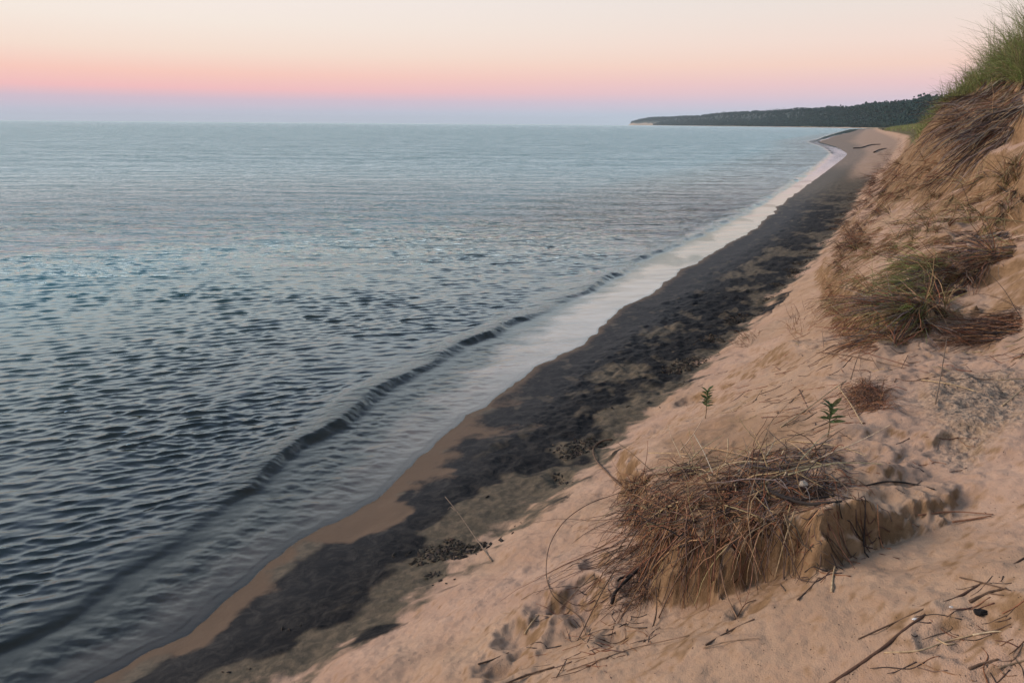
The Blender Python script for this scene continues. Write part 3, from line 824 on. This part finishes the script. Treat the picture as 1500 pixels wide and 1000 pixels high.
fi = np.array([(0, 2, 4), (2, 1, 4), (1, 3, 4), (3, 0, 4), (2, 0, 5), (1, 2, 5), (3, 1, 5), (0, 3, 5)])
Fo = (np.arange(nt_*K)[:, None, None]*6+fi[None]).reshape(-1, 3)
Co = np.repeat(palette(nt_*K, [(.014, .06, .058), (.02, .07, .062), (.012, .05, .05)], rg), 6, 0)  # crowns tinted bluer, so their colour carries some of the distance haze
tag(mesh_obj('forest', oc.reshape(-1, 3), Fo, LEAF, colors=Co, smooth=False), 'dark green forest covering the distant headland', 'forest', kind='stuff')
# ------------------------------------------------------------------ sticks given point by point
def tube(P3, r0, r1, sides=6, sub=5, knot=.12, rg=None):
    P3 = np.asarray(P3, float)
    n = len(P3)
    # Catmull-Rom through the points
    Q = np.vstack([2*P3[0]-P3[1], P3, 2*P3[-1]-P3[-2]])
    pts = []
    for i in range(n-1):
        p0, p1, p2, p3 = Q[i:i+4]
        for t in np.linspace(0, 1, sub, endpoint=False):
            pts.append(.5*((2*p1)+(-p0+p2)*t+(2*p0-5*p1+4*p2-p3)*t*t+(-p0+3*p1-3*p2+p3)*t**3))
    pts.append(P3[-1]); p = np.array(pts); m = len(p)
    tg = unit(np.gradient(p, axis=0))
    up = np.tile([.2, .1, 1.0], (m, 1)); s1 = unit(np.cross(tg, up)); s2 = np.cross(s1, tg)
    rad = np.linspace(r0, r1, m)*(1+(rg.normal(size=m)*knot if rg is not None else 0))
    ang = np.arange(sides)*2*math.pi/sides
    V = np.stack([p+(s1*math.cos(a)+s2*math.sin(a))*rad[:, None] for a in ang], 1).reshape(-1, 3)
    k = np.arange(m-1)[:, None]*sides; j = np.arange(sides)[None]; j2 = (j+1) % sides
    F = np.stack([k+j, k+j2, k+j2+sides, k+j+sides], -1).reshape(-1, 4)
    V = np.vstack([V, p[0]-tg[0]*r0*.3, p[-1]+tg[-1]*r1*.6]); o = m*sides
    jj = np.arange(sides)
    T = np.vstack([np.stack([np.full(sides, o), (jj+1) % sides, jj], 1), np.stack([np.full(sides, o+1), o-sides+jj, o-sides+(jj+1) % sides], 1)])
    return V, [F, T]
rs = np.random.default_rng(77)
def pts3(pix, lift, r):
    """points on the ground under these pixels, raised towards the photographer by lift metres"""
    a = np.array(pix, float); p = spot(a[:, 0], a[:, 1]); d = rays(a[:, 0], a[:, 1])
    L = np.broadcast_to(np.asarray(lift, float), len(a))
    p = p-d*L[:, None]
    p[:, 2] = np.maximum(p[:, 2], zs(p[:, 0], p[:, 1])+r*.6)
    return p
def stick(name, label, pix, r0, r1, col, lift=0.0, cat='twig', group=None, parent=None, origin=None, side=()):
    r0, r1 = r0*.72, r1*.72
    P3 = pts3(pix, lift, r0)
    c = P3.mean(0) if origin is None else np.asarray(origin)
    V, F = tube(P3, r0, r1, rg=rs)
    C = np.tile(np.array(col)*rs.uniform(.85, 1.15), (len(V), 1))
    if side and parent is None:
        root = tag(empty(name, c), label, cat, group)
        mesh_obj('stem', V-c, F, BARK, root, colors=C)
        for sp, ra, rb in side:
            V, F = tube(pts3(sp, lift if np.ndim(lift) == 0 else lift[-1], ra), ra, rb, rg=rs)
            mesh_obj('side_twig', V-c, F, BARK, root, colors=np.tile(np.array(col), (len(V), 1)))
        return root
    o = mesh_obj(name, V-c, F, BARK, parent, colors=C)
    if parent is None:
        o.location = c; tag(o, label, cat, group)
    elif label: o['label'] = label
    return o
TAN, BRN, BLK, RED, GRY = (.44, .32, .19), (.12, .075, .05), (.022, .018, .017), (.17, .08, .05), (.25, .20, .16)

# ---- the big root clump in the foreground -----------------------------
rg = np.random.default_rng(41)
cc = spot(1060, 770)[0]
clump = tag(empty('root_clump', cc), 'big rust coloured clump of tangled beach grass roots overhanging the scooped sand hollow', 'root clump')
def clump_layer(pn, poly, n, off, dirs, L, w, bend, wob, cols, m=STEM, sides=3, seg=7, ground=.006, jit=.6, gap=.12):
    q = in_poly(poly, n*3, rg)
    keep = fbm(q[:, 0]/34, q[:, 1]/26, 7, 2)+rg.normal(size=n*3)*.18 > gap   # thick and thin places
    q = np.vstack([q[keep], q[~keep]])[:n]; p = spot(q[:, 0], q[:, 1])-rays(q[:, 0], q[:, 1])*rg.uniform(*off, n)[:, None]
    dd = np.array(dirs)+rg.normal(size=(n, 3))*jit
    A = blades(p, dd, rg.uniform(*L, n), rg.uniform(*w, n), bend, wob, rg, seg, sides, ground, None, palette(n, cols, rg), .4)
    parts_of(pn, A[0]-cc, A[1], A[2], m, clump, n)
BODY = [(916, 705), (940, 668), (1000, 645), (1100, 655), (1180, 655), (1225, 672), (1235, 700), (1180, 735), (1120, 765), (1080, 780), (1010, 775), (940, 770), (915, 740)]
BLEFT = [(916, 715), (940, 690), (1030, 678), (1090, 690), (1080, 750), (1010, 770), (935, 762)]
BRIGHT = [(1090, 665), (1180, 655), (1235, 675), (1225, 705), (1170, 735), (1100, 750)]
clump_layer('root_mat', BLEFT, 560, (.0, .10), (-.15, -.35, -.5), (.12, .40), (.004, .009), 1.3, .7, RUST+RUST+DARKR+STRAW[1:2]+GREY[1:2], jit=.7)  # dark stems paint in depth, grey ones highlights
clump_layer('root_mat', BLEFT, 620, (.0, .06), (-.1, -.3, -.4), (.12, .30), (.0028, .0045), 1.3, .9, RUST[:3]+DARKR+DARKR, jit=.8)
clump_layer('root_mat', BRIGHT, 760, (.0, .06), (.1, -.3, -.5), (.12, .38), (.0035, .0075), 1.3, .6, DARKR+GREY+RUST, jit=.7)
FRINGE = [(915, 720), (960, 745), (1030, 755), (1100, 745), (1180, 720), (1170, 750), (1100, 785), (1010, 790), (930, 775)]
clump_layer('hanging_root', FRINGE, 230, (.02, .15), (-.08, -.2, -.55), (.18, .5), (.0035, .008), 1.6, .55, RUST+DARKR+STRAW[1:2])  # extra dark roots paint shadow into the hanging fringe
clump_layer('hanging_root', [(1020, 720), (1065, 715), (1060, 770), (1030, 780)], 130, (.05, .14), (.03, -.15, -.9), (.25, .5), (.0025, .005), 1.5, .25, RUST+STRAW[:2], jit=.2)
clump_layer('trailing_root', [(918, 740), (960, 760), (965, 850), (940, 880), (925, 800)], 320, (.01, .08), (-.3, -.25, -.5), (.15, .5), (.002, .005), 1.0, .5, DARKR+RUST+BLK[:0]*0 if False else DARKR+RUST, jit=.45)
clump_layer('hanging_root', [(925, 740), (1000, 765), (1060, 770), (1055, 790), (1000, 790), (930, 780)], 150, (.03, .13), (-.1, -.15, -.7), (.2, .55), (.004, .008), 1.5, .3, RUST+DARKR[1:2], jit=.3, gap=.05)
clump_layer('trailing_root', [(890, 745), (935, 740), (950, 830), (905, 850)], 42, (.01, .06), (-.75, -.45, -.5), (.35, .85), (.003, .0055), .6, .3, DARKR+RUST+STRAW[1:2], jit=.25)
clump_layer('straw', [(950, 690), (985, 660), (1080, 655), (1190, 660), (1200, 690), (1080, 715)], 80, (.08, .16), (.6, .1, -.1), (.18, .5), (.005, .010), .25, .25, STRAW, sides=4, seg=4, jit=.75)
clump_layer('straw', [(930, 700), (1080, 700), (1180, 700), (1150, 760), (1050, 770), (950, 750)], 70, (.10, .18), (.1, -.15, -.6), (.2, .5), (.004, .008), .6, .25, STRAW+RUST, sides=4, seg=5, jit=.75)
K = dict(parent=clump, origin=cc)
stick('bent_root', 'thick dark root curling up like a hook', [(897, 643), (884, 645), (872, 652), (869, 662), (874, 675), (888, 690), (905, 707), (925, 722)], .013, .010, BRN, [.03, .05, .06, .07, .08, .08, .08, .06], **K)
stick('looping_root', 'long thin root bowed far out in a loop', [(925, 716), (900, 724), (862, 738), (828, 762), (806, 796), (800, 836), (808, 868), (826, 886), (850, 904), (858, 930)], .0045, .003, BRN, [.12, .14, .2, .24, .22, .15, .08, .03, .01, 0], **K)
stick('straw_stalk', None, [(950, 663), (990, 664), (1036, 668)], .006, .004, TAN, .14, **K)
stick('straw_stalk', None, [(1030, 655), (1062, 660), (1110, 672)], .008, .005, (.40, .26, .15), .13, **K)
stick('straw_stalk', None, [(1016, 635), (1030, 660), (1044, 692)], .005, .004, (.5, .42, .32), .17, **K)
stick('straw_stalk', None, [(1066, 642), (1066, 660), (1063, 678)], .006, .005, TAN, .15, **K)
stick('straw_stalk', None, [(1140, 645), (1190, 648), (1235, 655), (1270, 668)], .005, .003, TAN, .06, **K)
stick('straw_stalk', None, [(1160, 668), (1200, 650), (1232, 640)], .005, .003, GRY, .07, **K)
stick('straw_stalk', None, [(1045, 850), (1048, 790), (1040, 730), (1022, 660)], .006, .003, RED, .17, **K)
stick('straw_stalk', None, [(1110, 690), (1096, 740), (1100, 790), (1110, 850)], .0045, .003, (.30, .2, .12), .14, **K)
stick('straw_stalk', None, [(1165, 745), (1150, 790), (1135, 845)], .005, .003, TAN, .08, **K)
stick('straw_stalk', None, [(1086, 765), (1066, 800), (1055, 812)], .005, .003, (.3, .2, .13), .12, **K)
stick('trailing_stalk', None, [(950, 745), (920, 800), (880, 870), (850, 930), (815, 992)], .005, .003, BRN, [.1, .12, .08, .04, .0], **K)
stick('trailing_stalk', None, [(930, 770), (900, 810), (860, 850), (820, 890)], .005, .003, (.3, .2, .13), [.08, .08, .04, .01], **K)
stick('trailing_stalk', None, [(1055, 830), (1064, 870), (1080, 905), (1082, 918)], .005, .003, (.3, .19, .12), [.14, .12, .03, 0], **K)
stick('trailing_stalk', None, [(965, 905), (985, 860), (1010, 820), (1022, 790)], .005, .003, BRN, [0, .08, .1, .08], **K)
stick('trailing_stalk', None, [(943, 940), (957, 915), (962, 880), (955, 820)], .006, .004, BRN, [0, .03, .05, .05], **K)

# ---- branches and twigs, each where the photograph has it ---------------
stick('branch', 'blackened forked branch poking right out of the root clump', [(1115, 712), (1145, 727), (1180, 737), (1212, 738), (1247, 731)], .013, .007, BLK, [.05, .07, .07, .06, .05], 'branch', side=[([(1150, 728), (1180, 731), (1222, 726)], .006, .004)])
stick('branch', 'charred crooked branch wedged under the left side of the root clump', [(896, 884), (902, 866), (925, 843), (945, 826), (975, 806), (1012, 797)], .013, .008, BLK, [.02, .04, .06, .07, .08, .05], 'branch', side=[([(926, 842), (910, 846), (905, 850)], .008, .005)])
stick('stick', 'long thin dark stick running diagonally out of the frame in the sandy corner', [(1212, 1006), (1290, 952), (1345, 908), (1410, 872), (1506, 815)], .0085, .0065, (.11, .06, .04), 0, 'stick')
stick('stick', 'slender brown twig lying just above the long diagonal stick', [(1257, 936), (1310, 912), (1350, 893), (1400, 875)], .004, .002, BRN, 0, 'stick')
stick('twig', 'short dark twig crossing the top of the long diagonal stick', [(1406, 845), (1440, 853), (1480, 864)], .004, .003, BRN, .01)
stick('twig', 'chunky dark twig beside the black charcoal lump', [(1420, 882), (1450, 868), (1474, 862)], .007, .004, BRN, 0, side=[([(1446, 869), (1470, 872)], .003, .002)])
stick('reed', 'pale curved reed lying below the long diagonal stick', [(1295, 956), (1345, 953), (1385, 940), (1425, 930)], .004, .003, TAN, 0, 'reed')
stick('reed', 'short pale reed forking from the curved reed', [(1372, 936), (1388, 944), (1400, 942)], .004, .002, TAN, 0, 'reed')
stick('reed', 'pale reed bending down past the charcoal lump', [(1425, 930), (1465, 925), (1506, 938)], .004, .003, (.5, .4, .27), 0, 'reed')
stick('twig', 'stubby dark twig lowest in the sandy corner', [(1419, 980), (1440, 972), (1462, 966)], .006, .004, BRN, 0)
stick('twig', 'grey brown twig leaving the frame beside the stubby dark twig', [(1462, 979), (1482, 973), (1506, 966)], .005, .004, (.2, .14, .09), 0)
stick('twig', 'dark arched twig lying on the rim of the small fluted scarp', [(1268, 711), (1300, 705), (1335, 708), (1368, 716)], .006, .005, BLK, .012)
stick('twig', 'red brown twig sticking out under the small fluted scarp', [(1345, 754), (1395, 749), (1455, 753)], .006, .003, (.2, .1, .06), .02, side=[([(1395, 764), (1425, 760), (1452, 755)], .005, .003)])
stick('stake', 'thin leaning driftwood stick standing at the edge of the dark beach', [(721, 822), (695, 785), (672, 752), (652, 727)], .008, .004, (.20, .15, .11), [0, .16, .32, .45], 'stick', side=[([(668, 748), (660, 742), (656, 746)], .004, .002)])
stick('reed', 'long tan reed slanting down to the edge of the rust coloured root clump', [(1143, 626), (1180, 600), (1215, 574), (1240, 557)], .006, .005, (.5, .37, .23), [.0, .05, .06, .03], 'reed')
stick('reed', 'tan reed leaning on the small rusty root ball', [(1228, 566), (1245, 590), (1258, 612), (1273, 640)], .006, .004, TAN, [.08, .08, .05, 0], 'reed')
stick('reed', 'long tan reed lying across the top of the pocked bank', [(1350, 556), (1400, 564), (1455, 582)], .006, .004, TAN, .02, 'reed')
stick('reed', 'pale stick propped up at the far end of the pocked bank', [(1468, 594), (1500, 568), (1515, 556)], .006, .005, TAN, .03, 'reed')
stick('stick', 'upright dry stalk standing in the sand under the slumped turf', [(1370, 592), (1378, 550), (1387, 496)], .006, .004, (.22, .15, .1), [0, .1, .2], 'stick')
stick('stick', 'long brown stick lying level below the slumped turf', [(1203, 516), (1245, 521), (1290, 531), (1328, 540)], .006, .004, BRN, .03, 'stick')
stick('stick', 'brown stick crossing over the level stick below the slumped turf', [(1228, 502), (1270, 517), (1332, 536)], .006, .004, RED, .05, 'stick')
stick('stick', 'thin standing stalk left of the two crossed sticks', [(1208, 524), (1206, 500), (1204, 484)], .004, .003, BRN, [0, .08, .14], 'stick')
stick('stick', 'leaning stalk rising between the crossed sticks', [(1246, 556), (1254, 530), (1263, 506)], .005, .003, (.2, .13, .08), [0, .08, .14], 'stick')
stick('stick', 'short leaning stalk below the right end of the crossed sticks', [(1296, 552), (1284, 536), (1276, 522)], .004, .003, BRN, [0, .05, .08], 'stick')
stick('branch', 'dark branch lying level in front of the dark root mat', [(1366, 498), (1400, 499), (1440, 502)], .007, .004, BLK, .02, 'branch')
stick('branch', 'thin dark branch dropping diagonally across the sand above the slumped turf', [(1428, 240), (1462, 272), (1505, 300)], .010, .006, BLK, .1, 'branch')
stick('branch', 'greenish bare branch reaching over the top edge of the slumped turf', [(1400, 320), (1445, 318), (1505, 326)], .010, .006, (.10, .09, .045), .12, 'branch')
T2 = 'thin dry brown twig among others scattered on the sand above the root clump'
G2 = 'dry twigs scattered above the root clump'
for pix in ([(1183, 536), (1205, 525)], [(1174, 519), (1186, 538)], [(1136, 537), (1150, 548), (1160, 561)], [(1110, 578), (1135, 569), (1160, 556)], [(1120, 586), (1146, 578)], [(1112, 589), (1142, 585)],
            [(1115, 611), (1155, 609)], [(1085, 595), (1103, 599)], [(1170, 551), (1215, 548), (1246, 553)], [(1170, 570), (1180, 590), (1186, 604)], [(1062, 573), (1085, 568), (1106, 550)], [(1003, 588), (1009, 601)],
            [(1135, 548), (1190, 535), (1203, 525)], [(1090, 580), (1130, 590), (1186, 577)], [(1220, 520), (1235, 545)], [(1330, 520), (1310, 560)], [(1340, 535), (1365, 548)]):
    stick('twig', T2, pix, rs.uniform(.0035, .0055), .0025, [BRN, RED, (.2, .13, .09)][rs.integers(3)], .015, group=G2)
stick('twig', 'pale split twig lying among the brown twigs above the root clump', [(1138, 605), (1156, 590), (1176, 572)], .006, .005, (.36, .25, .18), .02)
for lab, pix, r, col in (('pale stick with a split end lying on the sand left of the root clump', [(738, 897), (790, 900), (832, 905)], .005, (.36, .25, .17)),
                         ('short tan stick slanting up to the pale stick left of the root clump', [(768, 928), (780, 910), (790, 899)], .006, TAN),
                         ('dark sliver of wood lying nearest to the bottom edge of the photo', [(742, 1000), (775, 987), (812, 976)], .007, BRN),
                         ('long thin stem lying flat along the sand below the root clump', [(830, 982), (880, 965), (930, 948), (1010, 930)], .004, (.22, .14, .09)),
                         ('brown twig lying at the mouth of the hollow under the root clump', [(1034, 944), (1066, 925), (1105, 906)], .006, BRN),
                         ('thin twig propped over the brown twig under the root clump', [(1064, 924), (1080, 902), (1092, 884), (1108, 878)], .004, BRN),
                         ('faint tan stem half buried below the brown twig', [(1030, 948), (1070, 938), (1112, 934)], .004, (.3, .2, .13)),
                         ('straight tan stalk standing at the foot of the sand scarp', [(1218, 866), (1220, 845), (1223, 828)], .006, TAN),
                         ('dark twig leaning against the foot of the sand scarp', [(1168, 878), (1185, 862), (1200, 845)], .005, BRN),
                         ('dark splinter low on the slope left of the trailing roots', [(700, 972), (720, 966), (745, 955)], .006, BRN)):
    stick('stick', lab, pix, r, r*.6, col, .012, 'stick')

def scatter(poly, n, L, r, cols, label, group, lift=.0, seed=1):
    g = np.random.default_rng(seed); q = in_poly(poly, n, g); p = spot(q[:, 0], q[:, 1])
    for i in range(n):
        a = g.normal(R(150), .7); l = g.uniform(*L); rr_ = g.uniform(*r)*.62
        k = np.linspace(-.5, .5, 4)[:, None]
        xy = p[i, :2]+k*l*np.array([math.cos(a), math.sin(a)])+g.normal(size=(4, 2))*l*.04
        z = zs(xy[:, 0], xy[:, 1])+rr_*.7
        z[-1] += lift*g.uniform(0, 1)
        P3 = np.column_stack([xy, z]); c = P3.mean(0)
        V, F = tube(P3, rr_, rr_*.5, 5, 3, rg=g)
        o = mesh_obj('twig', V-c, F, BARK, colors=np.tile(palette(1, cols, g), (len(V), 1)))
        o.location = c; tag(o, label, 'twig', group)
scatter([(800, 880), (860, 840), (930, 860), (960, 930), (880, 985), (800, 985), (780, 930)], 64, (.06, .25), (.002, .0045), RUST+DARKR, 'small dry rootlet in the litter spread over the sand left of the root clump', 'rootlets littered left of the root clump', .03, 2)
scatter([(1020, 560), (1160, 480), (1260, 500), (1330, 560), (1230, 640), (1100, 640)], 80, (.06, .28), (.003, .0055), RUST+DARKR+STRAW[:2], T2, G2, .04, 3)
scatter([(1300, 520), (1500, 490), (1500, 560), (1330, 560)], 30, (.08, .3), (.003, .006), RUST+DARKR+STRAW, 'dry stem lying on the sand between the slumped turf and the pocked bank', 'dry stems below the slumped turf', .05, 4)
scatter([(1300, 640), (1430, 640), (1440, 750), (1250, 800), (1240, 700)], 16, (.05, .15), (.0025, .0045), DARKR+RUST, 'small root end showing in the pocked sand scarp', 'root ends in the sand scarp', .02, 5)
scatter([(1380, 850), (1500, 840), (1500, 1000), (1300, 1000)], 34, (.03, .14), (.002, .004), DARKR+RUST, 'tiny twig among the litter in the sandy corner around the charcoal lump', 'litter around the charcoal lump', .01, 6)
scatter([(1190, 740), (1300, 720), (1300, 800), (1210, 850), (1120, 860)], 40, (.08, .22), (.003, .006), DARKR+RUST, 'root end poking out of the yellow sand face right of the root clump', 'root ends in the yellow sand face', .06, 7)

# ---- two seedlings ------------------------------------------------------
def leaf_mesh(base, d, L, w, fold, rg):
    d = unit(d); s = unit(np.cross(d, [0, 0, 1.0]+rg.normal(size=3)*.3)); u = np.cross(s, d)
    t = np.array([0, .25, .55, .85, 1]); ww = np.array([.12, .8, 1, .5, .02])*w
    mid = base+d*(t*L)[:, None]-u*(t**2*L*.22)[:, None]
    V = np.vstack([mid+s*ww[:, None]+u*(ww*fold)[:, None], mid, mid-s*ww[:, None]+u*(ww*fold)[:, None]])
    F = np.array([(i, i+1, i+6, i+5) for i in range(4)]+[(i+5, i+6, i+11, i+10) for i in range(4)])
    return V, F
def seedling(label, pix, H, nl, L, rg, spread):
    b = spot(*pix)[0]
    root = tag(empty('seedling', b), label, 'seedling')
    P3 = np.array([(0, 0, -.02), (.004, 0, H*.35), (-.003, .004, H*.7), (.004, 0, H)])
    V, F = tube(P3, .004, .002, rg=rg); mesh_obj('stem', V, F, BARK, root, colors=np.tile([.16, .12, .07], (len(V), 1)))
    for i in range(nl):
        a = i*2.4+rg.normal()*.3; h = H*(.45+.55*i/(nl-1))
        d = np.array([math.cos(a)*spread, math.sin(a)*spread, .55+.7*i/nl])
        V, F = leaf_mesh(np.array([0, 0, h]), d, L*rg.uniform(.7, 1.1), L*.17, .35, rg)
        mesh_obj('leaf', V, F, LEAF, root, colors=np.tile(palette(1, [(.09, .14, .05), (.13, .19, .07), (.07, .11, .045), (.16, .16, .07)], rg), (len(V), 1)))
rg = np.random.default_rng(5)
seedling('small leafy green seedling standing alone on bare sand behind the root clump', (1033, 613), .25, 30, .07, rg, 1.3)
seedling('small bushy green seedling half hidden among twigs near the rusty root ball', (1212, 640), .19, 22, .08, rg, 1.3)

# ---- small finds ----------------------------------------------------------
def lump(name, label, cat, pix, size, col, seed, lift=0.0, flat=.6):
    p = pts3([pix], lift, 0)[0]
    bm_v = []
    nu, nv = 12, 8
    g = np.random.default_rng(seed)
    for i in range(nv+1):
        for j in range(nu):
            th, ph = math.pi*i/nv, 2*math.pi*j/nu
            bm_v.append((math.sin(th)*math.cos(ph), math.sin(th)*math.sin(ph), math.cos(th)*flat))
    V = np.array(bm_v)
    k = 1+.35*perlin(V[:, 0]*1.7+seed, V[:, 1]*1.7+V[:, 2]*2.1, seed)+.15*perlin(V[:, 0]*4, V[:, 1]*4+V[:, 2]*5, seed+1)
    V = V*k[:, None]*np.array(size)*.5
    F = np.array([(i*nu+j, i*nu+(j+1) % nu, (i+1)*nu+(j+1) % nu, (i+1)*nu+j) for i in range(nv) for j in range(nu)])
    o = mesh_obj(name, V, F, BARK, colors=np.tile(col, (len(V), 1)), smooth=False)
    o.location = p+np.array([0, 0, size[2]*.15]); return tag(o, label, cat)
lump('charcoal', 'black lump of charcoal lying on the sand in the lower corner', 'charcoal', (1437, 898), (.046, .03, .03), (.012, .011, .011), 3)
lump('shell', 'white scrap of shell lying against the long diagonal stick', 'shell', (1341, 907), (.026, .014, .012), (.75, .72, .68), 4)
lump('shell', 'tiny white shell chip on the upper half of the long diagonal stick', 'shell', (1393, 889), (.014, .01, .009), (.7, .64, .58), 6, .015)
lump('paper_scrap', 'crumpled whitish scrap caught in the right side of the root clump', 'scrap', (1177, 710), (.042, .032, .045), (.42, .36, .29), 5, .09)
lump('driftwood_log', 'dark weathered log lying on the far beach by the grassy point', 'log', (1238, 190), (11, 3.5, 2.6), (.035, .03, .028), 8)
for lab, pix, r in (('long dark driftwood log lying across the far sand below the bank grass', [(1250, 218), (1262, 217), (1275, 213), (1290, 212)], .17), ('shorter driftwood log nearer the bluff than the long far log', [(1280, 224), (1288, 220), (1298, 218)], .14)):
    stick('driftwood_log', lab, pix, r, r*.6, (.05, .04, .034), 0, 'log')
lump('stump', 'dark stump standing on the far sand below the bank grass', 'stump', (1293, 190), (1.0, .8, 1.7), (.04, .03, .025), 9)

# ---- wrack and crumbs: too many to count ---------------------------------------
def crumbs(name, label, P, size, cols, seed, flat=.35):
    g = np.random.default_rng(seed); n = len(P)
    s = g.uniform(*size, n)**1.0
    e1 = unit(g.normal(size=(n, 3))*[1, 1, .25]); e2 = unit(np.cross([0, 0, 1.0], e1)+g.normal(size=(n, 3))*.2); e3 = unit(np.cross(e1, e2))
    a, b, c = (s*g.uniform(.5, 1.3, n))[:, None]*e1, (s*g.uniform(.2, .6, n))[:, None]*e2, (s*flat*g.uniform(.4, 1, n))[:, None]*e3
    V = np.stack([P+a, P-a, P+b, P-b, P+c, P-c], 1).reshape(-1, 3)
    F = (np.arange(n)[:, None, None]*6+fi[None]).reshape(-1, 3)
    tag(mesh_obj(name, V, F, BARK, colors=np.repeat(palette(n, cols, g), 6, 0), smooth=False), label, 'litter', kind='stuff')
g = np.random.default_rng(61)
n = 16000
y = np.exp(g.uniform(np.log(3), np.log(40), n)); sb = g.normal(-.16, .13, n)-.05
x = np.interp(y, BASE_S[0], BASE_S[1])+sb/np.interp(y, BASE_S[0], BASE_S[2])
k = fbm(x*1.5, y*1.5, 81, 3) > .30
P = np.stack([x, y, zs(x, y)+.004], 1)[k]
crumbs('wrack', 'dark shreds of bark and weed along the foot of the dune', P, (.006, .045), [(.02, .018, .016), (.035, .028, .022), (.06, .045, .03)], 62)
q = in_poly([(420, 1000), (900, 660), (1150, 480), (1500, 480), (1500, 1000)], 1900, g)
P = spot(q[:, 0], q[:, 1]); P[:, 2] += .001
P = P[fbm(P[:, 0]*2.2, P[:, 1]*2.2, 83, 3) > -.05]
crumbs('sand_litter', 'crumbs of bark and dry root sprinkled over the dune sand', P, (.0012, .005), [(.10, .06, .04), (.05, .035, .025), (.2, .14, .09)], 63)
# ------------------------------------------------------------------ evening haze over the lake
HB = 14500.0
hv = np.array([(x, y, z) for z in (-5.0, 110.0) for y in (-HB, HB) for x in (-HB, HB)])
hf = np.array([(0, 2, 3, 1), (4, 5, 7, 6), (0, 1, 5, 4), (2, 6, 7, 3), (0, 4, 6, 2), (1, 3, 7, 5)])
th = NT('haze'); pv = th.n('ShaderNodeVolumePrincipled')
pv.inputs['Color'].default_value = (.66, .74, .80, 1); pv.inputs['Density'].default_value = 4.5e-5
th.t.links.new(pv.outputs[0], th.out.inputs['Volume'])
ho = mesh_obj('haze', hv, hf, th.m, smooth=False); tag(ho, kind='stuff')
SC.cycles.use_denoising = True
SC.cycles.volume_bounces = 1
